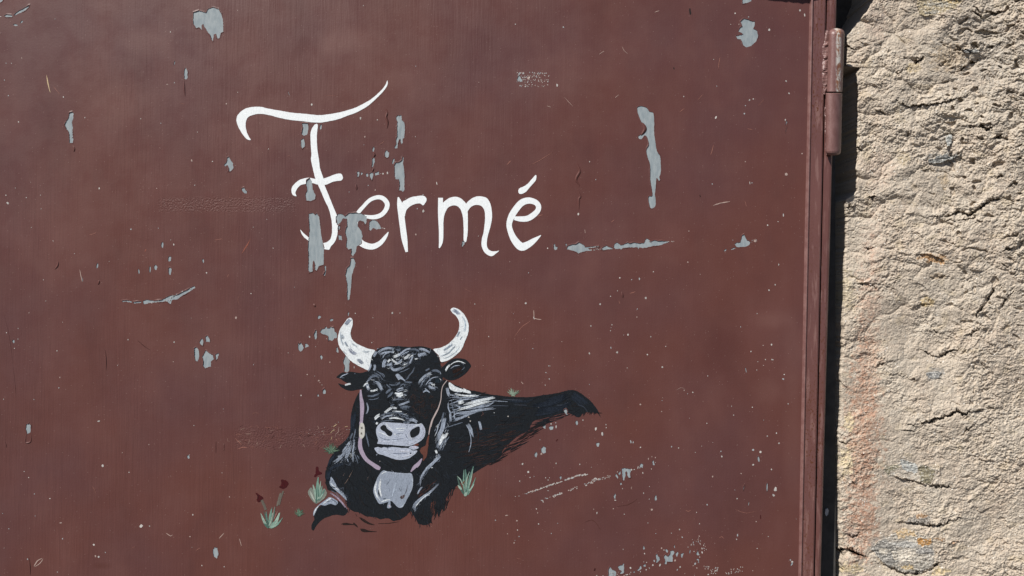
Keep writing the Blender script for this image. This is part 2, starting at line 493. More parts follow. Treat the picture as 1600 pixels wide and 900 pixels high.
STAINS = [  # x, y, rx, ry, strength, colour, raggedness
    (1356, 560, 20, 150, .50, (0.42, 0.27, 0.20), .8), (1349, 690, 25, 140, .66, (0.40, 0.235, 0.165), .8), (1345, 820, 24, 60, .68, (0.38, 0.22, 0.155), .8),
    (1364, 400, 18, 100, .22, (0.42, 0.29, 0.235), .6), (1368, 30, 22, 40, .30, (0.45, 0.33, 0.28), .6), (1375, 265, 22, 30, .25, (0.45, 0.31, 0.25), .6),
    (1487, 88, 32, 22, .45, (0.42, 0.30, 0.17), .6), (1427, 106, 12, 8, .5, (0.46, 0.36, 0.19), .4),
    (1461, 404, 20, 6, .6, (0.44, 0.26, 0.12), .9), (1449, 472, 13, 8, .6, (0.44, 0.33, 0.16), .4), (1466, 432, 10, 6, .5, (0.40, 0.29, 0.18), .4),
    (1462, 584, 14, 10, .6, (0.20, 0.20, 0.20), .5), (1475, 247, 26, 9, .6, (0.23, 0.235, 0.24), .5), (1412, 248, 11, 10, .55, (0.34, 0.28, 0.18), .5), (1478, 215, 10, 14, .4, (0.26, 0.26, 0.26), .5),
(1415, 845, 26, 16, .5, (0.55, 0.44, 0.30), .5), 
    (1378, 848, 18, 9, .6, (0.24, 0.235, 0.23), .7), (1328, 660, 8, 14, .75, (0.55, 0.46, 0.30), .7), (1322, 720, 12, 20, .75, (0.58, 0.50, 0.34), .7), (1330, 888, 22, 8, .6, (0.55, 0.46, 0.28), .7), (1467, 895, 14, 8, .6, (0.50, 0.40, 0.22), .6),
    (1330, 225, 10, 25, .35, (0.48, 0.39, 0.24), .7), (1350, 150, 14, 8, .3, (0.46, 0.38, 0.26), .7), (1325, 455, 12, 30, .4, (0.47, 0.40, 0.26), .7), (1475, 283, 8, 14, .4, (0.48, 0.35, 0.20), .6),
    (1330, 833, 8, 10, .5, (0.24, 0.22, 0.21), .7), (1520, 70, 60, 60, .35, (0.33, 0.31, 0.285), .8), (1570, 120, 40, 60, .35, (0.34, 0.32, 0.29), .8),
]

INCLUSIONS = [  # darker stone bedded in the wall: outline, base colour, patches in it (outline, colour)
    ('R6', '545,405 560,385 600,375 610,350 650,356 690,372 735,378 780,405 785,430 762,470 720,466 690,450 640,440 600,430 570,440', (0.46, 0.41, 0.35), (
        ('705,392 735,378 780,405 785,430 762,470 715,460', (0.235, 0.21, 0.15)), ('622,352 690,372 705,392 700,415 650,410 620,385', (0.42, 0.43, 0.42)), ('545,405 560,385 612,372 622,392 575,412 565,432', (0.25, 0.23, 0.17)))),
    ('R6', '480,770 510,740 545,720 600,692 630,672 665,690 705,700 770,730 780,790 772,850 720,886 640,886 560,850 520,820', (0.40, 0.365, 0.32), (
        ('700,722 768,728 770,752 720,760 700,748', (0.44, 0.25, 0.10)), ('600,692 632,672 690,700 690,722 610,722', (0.55, 0.42, 0.27)), ('485,768 545,725 600,760 610,840 560,850 515,820', (0.255, 0.245, 0.23)),
        ('575,785 660,780 720,815 640,838 590,822', (0.58, 0.53, 0.46)), ('560,745 640,735 700,745 690,772 620,765', (0.43, 0.42, 0.40)), ('520,770 570,775 560,800 525,795', (0.50, 0.46, 0.40)), ('640,715 690,715 700,735 650,738', (0.50, 0.46, 0.40)), ('560,845 640,850 770,830 760,860 720,886 640,886', (0.29, 0.27, 0.24)), ('610,852 680,848 680,868 630,868', (0.42, 0.32, 0.18)), ('690,770 778,765 775,800 700,795', (0.26, 0.25, 0.24)))),
    ('R6', '640,642 690,612 745,608 765,638 760,662 700,655', (0.30, 0.27, 0.24), (('690,612 745,608 748,624 690,632', (0.40, 0.27, 0.17)),)),
    ('R6', '780,722 830,720 835,735 790,738', (0.40, 0.27, 0.17), ()), ('R6', '860,742 895,730 900,738 870,752', (0.38, 0.27, 0.19), ()),
    ('R4', '700,5 705,-15 905,-15 910,10 872,40 800,66 740,76 705,60', (0.40, 0.34, 0.24), (('720,20 800,10 860,18 800,32', (0.28, 0.26, 0.22)), ('730,52 800,44 790,60 740,70', (0.27, 0.25, 0.21)), ('800,-5 900,-5 880,20', (0.45, 0.36, 0.22)))),
    ('R4', '748,752 790,735 840,722 850,735 900,722 915,712 880,738 810,762 760,764', (0.25, 0.255, 0.25), ()),
    ('R4', '830,640 860,630 862,670 845,690', (0.36, 0.37, 0.36), ()), ('R4', '905,232 980,228 990,245 930,250', (0.25, 0.25, 0.25), ()),
    ('R5', '740,850 790,835 815,850 800,875 750,872', (0.24, 0.24, 0.24), (('760,850 790,845 785,862', (0.36, 0.36, 0.36)),)),
    ('R5', '708,292 750,290 800,305 832,325 820,342 770,322 720,302', (0.42, 0.27, 0.15), ()),
]

def in_poly(x, y, poly):
    c = np.zeros(x.shape, bool); n = len(poly); j = n-1
    for i in range(n):
        xi, yi = poly[i]; xj, yj = poly[j]
        c ^= ((yi > y) != (yj > y)) & (x < (xj-xi)*(y-yi)/((yj-yi) or 1e-9)+xi)
        j = i
    return c

def seg_dist(x, y, pts):
    best = np.full(x.shape, 1e9); along = np.zeros(x.shape); side = np.zeros(x.shape)
    n = len(pts)-1
    for i in range(n):
        (ax, ay), (bx, by) = pts[i], pts[i+1]
        dx, dy = bx-ax, by-ay
        t = np.clip(((x-ax)*dx+(y-ay)*dy)/(dx*dx+dy*dy), 0, 1)
        px, py = ax+t*dx-x, ay+t*dy-y
        dd = np.hypot(px, py)
        m = dd < best
        best = np.where(m, dd, best); along = np.where(m, (i+t)/n, along); side = np.where(m, py, side)
    return best, along, side

def stone_surface(x, y, seed=0):
    """depth (units behind the door's face) and colour of the quarried face"""
    wx = x + 7*fbm(x/38, y/38, 3, 5+seed); wy = y + 7*fbm(x/38+9, y/38, 3, 8+seed)
    up = 1-smoothstep(250, 620, y)                                         # the upper half is more broken
    d = 31 - 9*fbm(x/120, y/150, 2, 1+seed)
    lx = x+16*fbm(x/50, y/50, 2, 15+seed); ly = y+16*fbm(x/50+5, y/50, 2, 16+seed)
    lump = np.abs(noise(lx/62, ly/46, 21+seed)); d -= (2.6+4.2*up)*(np.sqrt(lump+0.01)-0.55)     # rounded lumps with creases between
    lump2 = np.abs(noise(lx/27, ly/21, 23+seed)); d -= (0.7+1.5*up)*(np.sqrt(lump2+0.02)-0.5)
    patch = smoothstep(-0.35, 0.45, fbm(x/75, y/85, 2, 77+seed))           # smoother and more broken areas
    right = smoothstep(1440, 1580, x)
    # sagging quarry ledges, only here and there
    arc = (wy + 0.0016*(wx-1455)**2)/58.0 + 0.9*fbm(x/80, y/95, 2, 31+seed)
    tooth = arc - np.floor(arc)
    amp = 2.6*smoothstep(0.15, 0.6, noise(x/52, y/48, 78+seed))
    d -= amp*(tooth**2*(1-smoothstep(0.92, 1.0, tooth)))
    rid = 1-np.abs(noise(wx/30, wy/22, 41+seed)); d -= (0.5+1.4*patch)*(rid**2-0.5)
    rid2 = 1-np.abs(noise((wx+0.6*wy)/15, (wy-0.5*wx)/10, 43+seed)); d -= (0.2+0.9*patch*(0.4+right))*(rid2**2-0.5)
    rough = 0.46+0.46*patch+0.30*right+0.12*up
    d -= rough*1.25*fbm(wx/12, wy/10, 3, 51+seed, 0.62)
    d -= rough*0.9*fbm((0.9*x-0.42*y)/5.0, (0.42*x+0.9*y)/4.4, 2, 61+seed, 0.7)
    rx = 0.8*x+0.6*y; ry = -0.6*x+0.8*y
    d -= rough*0.55*noise(rx/2.6, ry/2.4, 66+seed)
    pits = smoothstep(0.55, 0.85, noise(wx/7, wy/5, 71+seed)); d += 2.4*pits*rough
    hole = smoothstep(0.42, 0.62, noise(wx/17+3, wy/11, 75+seed)+0.12*noise(x/5, y/5, 76))*smoothstep(1420, 1520, x)*(0.3+0.7*up); d += 6.5*hole
    pits = smoothstep(0.60, 0.85, noise(x/3.4, y/2.8, 73+seed)); d += 1.5*pits*rough
    dark_line = np.zeros(x.shape)
    if seed == 0:
        for (z, s, w, dep, lip) in CRACKS:
            p = T(z, s); dep *= 1.9; w *= 1.0
            x0 = min(q[0] for q in p)-40; x1 = max(q[0] for q in p)+40
            y0 = min(q[1] for q in p)-40; y1 = max(q[1] for q in p)+40
            mk = (x > x0) & (x < x1) & (y > y0) & (y < y1)
            if not mk.any(): continue
            xx = x[mk]+0.25*(wx[mk]-x[mk])+2.2*fbm(x[mk]/9, y[mk]/9, 3, 301, 0.65); yy = y[mk]+0.3*(wy[mk]-y[mk])+2.6*fbm(x[mk]/8+4, y[mk]/8, 3, 305, 0.65)
            dist, al, side = seg_dist(xx, yy, p)
            taper = np.sin(np.pi*np.clip(al, 0.06, 0.94))**0.6
            brk = smoothstep(-0.35, 0.1, noise(xx/13, yy/13, 95)+0.25*(taper-0.5))
            ww = w*0.55*taper*(0.55+1.3*np.abs(noise(xx/5, yy/5, 91)))
            d[mk] += dep*0.8*taper*(0.15+0.85*brk)*np.exp(-(dist/np.maximum(ww, .2))**2)
            d[mk] -= lip*taper*(0.4+0.6*brk)*np.where(side > 0, np.exp(-(dist/11)**2), 0)
            d[mk] += lip*0.35*taper*np.where(side <= 0, np.exp(-(dist/9)**2), 0)
    col = np.zeros(x.shape+(3,))
    col[:] = (0.465, 0.402, 0.335)
    def blend(mask, c):
        col[:] = col*(1-mask[..., None]) + np.array(c)*mask[..., None]
    t = fbm(x/55, y/70, 4, 101+seed)
    blend(0.55*smoothstep(0.0, 0.7, t), (0.505, 0.45, 0.382))
    blend(0.45*smoothstep(0.0, 0.7, -t), (0.425, 0.348, 0.283))
    t2 = fbm(x/14, y/11, 3, 111+seed)
    blend(0.35*smoothstep(0.15, 0.7, t2), (0.52, 0.48, 0.42)); blend(0.35*smoothstep(0.15, 0.7, -t2), (0.32, 0.28, 0.235))
    t3 = noise(x/24, y/18, 121+seed)
    blend(0.35*smoothstep(0.35, 0.7, t3), (0.41, 0.34, 0.235))
    t4 = noise(x/2.6, y/2.6, 131+seed)
    blend(0.5*smoothstep(0.35, 0.7, t4), (0.25, 0.23, 0.205)); blend(0.5*smoothstep(0.35, 0.7, -t4), (0.53, 0.485, 0.415))
    if seed == 0:
        for (sx, sy, rx, ry, st, c, rag) in STAINS:
            mk = (np.abs(x-sx) < rx*2.2+4) & (np.abs(y-sy) < ry*2.2+4)
            if not mk.any(): continue
            q = np.hypot((x[mk]-sx)/rx, (y[mk]-sy)/ry) + rag*(fbm(x[mk]/9, y[mk]/7, 3, int(sx+sy))+(0.5*fbm(x[mk]/32, y[mk]/40, 2, int(sx)) if ry > 30 else 0))
            a = st*(1-smoothstep(*((0.45, 1.25) if ry > 30 else (0.75, 1.15)), q))
            a = a*(0.45+0.75*smoothstep(-0.3, 0.35, noise(x[mk]/3.4, y[mk]/3.0, 171)+0.6*noise(x[mk]/8, y[mk]/7, 173)))
            col[mk] = col[mk]*(1-a[:, None]) + np.array(c)*a[:, None]
        for (z, s, base, parts) in INCLUSIONS:
            p = T(z, s); bb = bbox(p)
            mk = (x > bb[0]-4) & (x < bb[2]+4) & (y > bb[1]-4) & (y < bb[3]+4)
            if not mk.any(): continue
            xx = x[mk]+1.8*fbm(x[mk]/7, y[mk]/7, 3, 401, .65); yy = y[mk]+1.5*fbm(x[mk]/7, y[mk]/7+9, 3, 405, .65)
            ins = in_poly(xx, yy, p)
            cc = np.empty((ins.size, 3)); cc[:] = base
            for (s2, c2) in parts:
                q = in_poly(xx+1.4*noise(xx/3, yy/3, 409), yy+1.4*noise(xx/3, yy/3+4, 411), T(z, s2)); cc[q] = c2
            lay = noise(xx/16, yy/2.6, 415)+0.7*noise(xx/4, yy/2.5, 417)
            cc *= (1+0.5*np.clip(lay, -.7, .7))[:, None]
            spk = noise(xx/2.2, yy/2.2, 419); cc[spk > .42] = (0.55, 0.53, 0.49); cc[spk < -.48] *= 0.5
            col[mk] = np.where(ins[:, None], cc, col[mk])
            sm = 30-3.0*noise(xx/30, yy/22, 421) - 1.1*lay - 0.5*spk + 0.8
            d[mk] = np.where(ins, 0.35*d[mk]+0.65*sm, d[mk])
    return d, np.clip(col, 0.02, 0.8)

def stone_block(name, xs, ys, left, seed=0, edge_round=7.0, y_top=None, y_bot=None, **props):
    gx, gy = np.meshgrid(xs, ys)
    wob = 2.6*noise(gy/23.0, gy*0+3.3, 201+seed) + 1.4*noise(gy/6.0, gy*0+8.3, 203+seed)+0.7*noise(gy/2.5, gy*0+1.3, 205+seed)
    X = gx + (left(gy) + wob - xs[0])*np.clip(1-(gx-xs[0])/110.0, 0, 1)
    d, col = stone_surface(X, gy, seed)
    def rnd(t):
        t = np.clip(t, 0, 1); return 1-np.sqrt(np.clip(1-(1-t)**2, 0, 1))
    d += 14*rnd((gx-xs[0])/edge_round)
    if y_top is not None: d += 12*rnd((gy-y_top)/4.0)
    if y_bot is not None: d += 12*rnd((y_bot-gy)/4.0)
    # returns: outer rows and columns run deep into the wall
    d[:, 0] = 130; d[:, -1] = 130; d[0, :] = 130; d[-1, :] = 130
    k = S*(1+d/F)
    kk = S*(1+33.0/F)
    k[:, 0] = kk; k[0, :] = kk; k[-1, :] = kk; k[:, -1] = kk      # sides run straight back
    co = np.stack([(X-800)*k, d*S, (450-gy)*k], -1).reshape(-1, 3)
    ny, nx = gx.shape
    i = np.arange(ny-1)[:, None]*nx + np.arange(nx-1)[None, :]
    quads = np.stack([i, i+nx, i+nx+1, i+1], -1).reshape(-1, 4)
    me = bpy.data.meshes.new(name)
    me.vertices.add(len(co)); me.vertices.foreach_set('co', co.astype(np.float32).ravel())
    me.loops.add(quads.size); me.loops.foreach_set('vertex_index', quads.astype(np.int32).ravel())
    me.polygons.add(len(quads)); me.polygons.foreach_set('loop_start', np.arange(0, quads.size, 4, dtype=np.int32))
    me.polygons.foreach_set('loop_total', np.full(len(quads), 4, dtype=np.int32))
    me.polygons.foreach_set('use_smooth', np.zeros(len(quads), dtype=bool))
    me.update(calc_edges=True)
    at = me.color_attributes.new('col', 'FLOAT_COLOR', 'POINT')
    c4 = np.ones((len(co), 4), dtype=np.float32); c4[:, :3] = col.reshape(-1, 3)
    at.data.foreach_set('color', c4.ravel())
    return link(name, me, M_STONE, wall, **props)

fine_x = np.concatenate([np.arange(1306, 1645, 0.95), np.arange(1650, 2300, 9.0)])
def stone_left(y):
    return np.interp(y, [-560, -24, 0, 20, 40, 57, 104, 105.5, 112, 200, 298, 304, 312, 400, 500, 600, 650, 700, 850, 856, 868, 874, 1500], [1400, 1373, 1364, 1350, 1332, 1321, 1320, 1343, 1337, 1337, 1336, 1330, 1318.5, 1318, 1315, 1311, 1309, 1308.5, 1309, 1309.5, 1317, 1313.5, 1313.5])  # upper edge cut back into a cavity where the overhang's shadow falls
stone_block('stone', fine_x, np.concatenate([np.arange(-560, -30, 8.0), np.arange(-24, 925, 0.95), np.arange(930, 1500, 8.0)]), stone_left, y_bot=1496)
stone_block('stone', np.arange(1310, 2300, 12.0), np.arange(1504, 2240, 12.0), lambda y: 1311 + 0*y, seed=9, y_top=1504)

def prism(profile, d0, d1):
    """drawing-plane outline run straight back from depth d0 to d1"""
    mb = MB(); n = len(profile)
    fr = [((x-800)*S, d0*S, (450-y)*S) for x, y in profile]
    bk = [((x-800)*S, d1*S, (450-y)*S) for x, y in profile]
    a = sum(profile[i][0]*profile[(i+1) % n][1]-profile[(i+1) % n][0]*profile[i][1] for i in range(n))
    if a > 0: fr.reverse(); bk.reverse()
    mb.face(fr, (0.46, 0.39, 0.31)); mb.face(list(reversed(bk)), (0.46, 0.39, 0.31))
    for i in range(n):
        j = (i+1) % n
        mb.face([fr[j], fr[i], bk[i], bk[j]], (0.46, 0.39, 0.31))
    return mb
mor = prism([(1322, -600), (2300, -600), (2300, 2200), (1322, 2200)], 128, 300)
mor.build('mortar', M_MORTAR, wall)
mor = prism([(1000, -600), (1321, -600), (1321, 2200), (1000, 2200)], 129, 300)
mor.build('jamb', M_MORTAR, wall)
lint = outline('p', '-900,-170 200,-175 800,-130 1050,-97 1132,-90 1175,-86 1215,-83 1246,-90 1262,-108 1280,-132 1300,-160 1345,-230 1360,-330 1355,-520 -900,-520', 6, 1.2, False)
prism(lint, -60, 26).build('lintel', M_STONE, wall)

# ------------------------------------------------------------------ door and frame
door = thing('steel_door', 'maroon painted steel door lettered Fermé with a black bull painted below', 'door', P(500, 450, 0)[:1]+(0, 0))
door.location = (0, 0, 0)
frame = thing('door_frame', 'narrow maroon and dark steel frame between the painted door and stone wall', 'door frame', (0, 0, 0))

def lean(x0, x900): return lambda y: x0 + (x900-x0)*y/900.0
x_lip, x_seam, x_out = lean(1265, 1247), lean(1291, 1272), lean(1307, 1282)

def loft(rows, mat, name, parent, smooth=False, closed=False, **props):
    mb = MB()
    for a, b in zip(rows[:-1], rows[1:]):
        n = len(a)
        for i in range(n if closed else n-1):
            j = (i+1) % n
            mb.face([a[i], b[i], b[j], a[j]], (0.5, 0.5, 0.5), smooth)
    return mb.build(name, mat, parent, **props)

ys = [-330 + 30*i for i in range(62)]
M_LIP = plain('sunlit_maroon_edge', (0.150, 0.070, 0.064), (0.205, 0.112, 0.102), 120, 0.36, 0.3, 0.0004)  # paler maroon paints in the sun caught by this bevel
def wav(y, k, a): return a*math.sin(y/k+k) + 0.5*a*math.sin(y/(k*0.37)+2*k)
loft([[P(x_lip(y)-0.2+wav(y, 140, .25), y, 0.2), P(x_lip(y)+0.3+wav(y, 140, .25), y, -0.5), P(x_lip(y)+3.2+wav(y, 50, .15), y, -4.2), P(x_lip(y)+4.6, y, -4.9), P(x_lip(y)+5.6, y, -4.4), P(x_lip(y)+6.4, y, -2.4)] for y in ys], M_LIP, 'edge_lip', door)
loft([[P(x_lip(y)+6.4, y, -2.4),
       P(x_lip(y)+14+wav(y, 90, .4), y, -3.1), P(x_seam(y)-2.2, y, -4.3), P(x_seam(y)-0.6, y, -3.5), P(x_seam(y)-0.1, y, 0.5), P(x_seam(y)-0.1, y, 20)] for y in ys],
     M_STRIP, 'edge_strip', door)
loft([[P(x_seam(y)+0.9, y, 14), P(x_seam(y)+0.9, y, 0.6), P(x_seam(y)+1.8, y, -0.6), P(x_out(y)-3.5, y, -1.0+wav(y, 60, .15)), P(x_out(y)-1.2, y, -0.4), P(x_out(y), y, 1.0),
       P(x_out(y)+0.3, y, 4.0), P(x_out(y)-3, y, 32)] for y in ys], M_STRIP, 'frame_edge', frame)
# dark steel post set deep in the gap
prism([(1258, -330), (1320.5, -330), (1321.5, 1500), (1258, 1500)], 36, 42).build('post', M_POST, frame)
pb = prism([(1304.5, 806), (1308, 804.5), (1309.5, 808), (1308.5, 814), (1305.5, 817), (1303.5, 813)], 34, 36.5)
pb.build('bolt', plain('zinc', (0.4, 0.4, 0.4), (0.55, 0.55, 0.55), 300), frame)

def barrel(name, cx0, cy0, cx1, cy1, r0, r1, d, mat, parent, round0, round1):
    rows = []
    prof = []
    if round0: prof += [(0.0, 0.02), (0.012, 0.55), (0.03, 0.80), (0.055, 0.94), (0.09, 1.0)]
    else: prof += [(0.0, 0.02), (0.0, 0.94), (0.008, 1.0)]
    prof += [(0.3, 1.0), (0.5, 1.0), (0.7, 1.0)]
    if round1: prof += [(0.93, 1.0), (0.955, 0.95), (0.98, 0.82), (0.995, 0.5), (1.0, 0.02)]
    else: prof += [(0.992, 1.0), (1.0, 0.94), (1.0, 0.02)]
    for t, k in prof:
        x = cx0+(cx1-cx0)*t; y = cy0+(cy1-cy0)*t; r = (r0+(r1-r0)*t)*k
        rows.append([P(x+r*math.cos(a), y, d-r*math.sin(a)) for a in (2*math.pi*i/48 for i in range(48))])
    return loft(rows, mat, name, parent, True, True)

def bead(name, x0, y0, x1, y1, w, d, bumps, mat, parent, dome=3.0):
    rows = []
    n = int(abs(y1-y0)*1.4)
    for i in range(n+1):
        t = i/n
        y = y0+(y1-y0)*t
        ph = t*bumps
        e = math.sin(math.pi*min(max(t, .02), .98))**0.35
        ph += 0.45*math.sin(ph*1.9)
        hgt = dome*e*(0.78+0.13*abs(math.sin(math.pi*ph))+0.14*math.sin(ph*2.3)+R(-.04, .04))
        ww = w*0.5*e*(0.92+0.10*math.sin(ph*1.7)+0.05*abs(math.sin(math.pi*ph))+R(-.03, .03))
        xc = x0+(x1-x0)*t + 0.7*math.sin(ph*1.1)
        row = []
        for k in range(9):
            a = math.pi*k/8
            row.append(P(xc-ww*math.cos(a), y+1.6*math.sin(a), d-hgt*math.sin(a)**0.8*(1+0.18*math.sin(ph*2.7+k*1.3))+R(-.2, .2)))
        rows.append(row)
    return loft(rows, mat, name, parent, True)

M_H1 = hinge_mat('worn_hinge_paint', True)
M_H2 = hinge_mat('hinge_paint', False)
hb = barrel('hinge_barrel', 1307.5, 44, 1304.0, 143.6, 12.6, 12.4, -7, M_H1, door, True, False)
hb['label'] = 'worn upper hinge barrel with bare metal and rust'
bead('weld_bead', 1292.5, 46, 1288.8, 146, 12.5, -3.0, 15, M_H2, hb, 4.2)
hb2 = barrel('hinge_barrel', 1303.2, 145.4, 1302.0, 243, 13.0, 12.0, -7, M_H2, frame, False, True)
bead('weld_bead', 1290.8, 150, 1291.5, 240, 5.5, -1.5, 17, M_H2, hb2, 3.0)
# thick paint brushed round the upper weld
mb = MB()
mb.ribbon(*(lambda q: ([(a, b) for a, b, _ in q], [max(.3, c+R(-.4, .4)) for _, _, c in q]))(catmull([(1287.5, 40, 3), (1285.5, 60, 4), (1284.3, 90, 4), (1283, 120, 5), (1281.5, 148, 8), (1281.5, 158, 5), (1282, 170, 2)], False, 2)), -3.2, 0, (0.075, 0.028, 0.024))
mb.build('paint_run', M_TINT, hb)

# ------------------------------------------------------------------ chips: where the maroon paint has come off
CH = []      # outlines that show primer
def chip(z, s, **k): CH.append(outline(z, s, 1.3, 0.42, smooth=False, **k))
def blob(x, y, w, h, ang=0.0, jag=0.22, n=None):
    n = n or max(6, int((w+h)*0.9))
    ca, sa = math.cos(math.radians(ang)), math.sin(math.radians(ang))
    p = []
    for i in range(n):
        a = 2*math.pi*i/n
        r = 1+R(-jag, jag)
        u, v = w/2*math.cos(a)*r, h/2*math.sin(a)*r
        p.append((x+u*ca-v*sa, y+u*sa+v*ca))
    return p
DOTS = []
def dots(z, s):
    ox, oy, k = ZOOM[z]
    for q in s.split():
        v = [float(a) for a in q.split(',')]
        w = v[2]; h = v[3] if len(v) > 3 else w
        b = blob(ox+v[0]/k, oy+v[1]/k, w/k, h/k, v[4] if len(v) > 4 else R(-15, 15))
        (CH if max(w, h)/k >= 6.0 else DOTS).append(b)

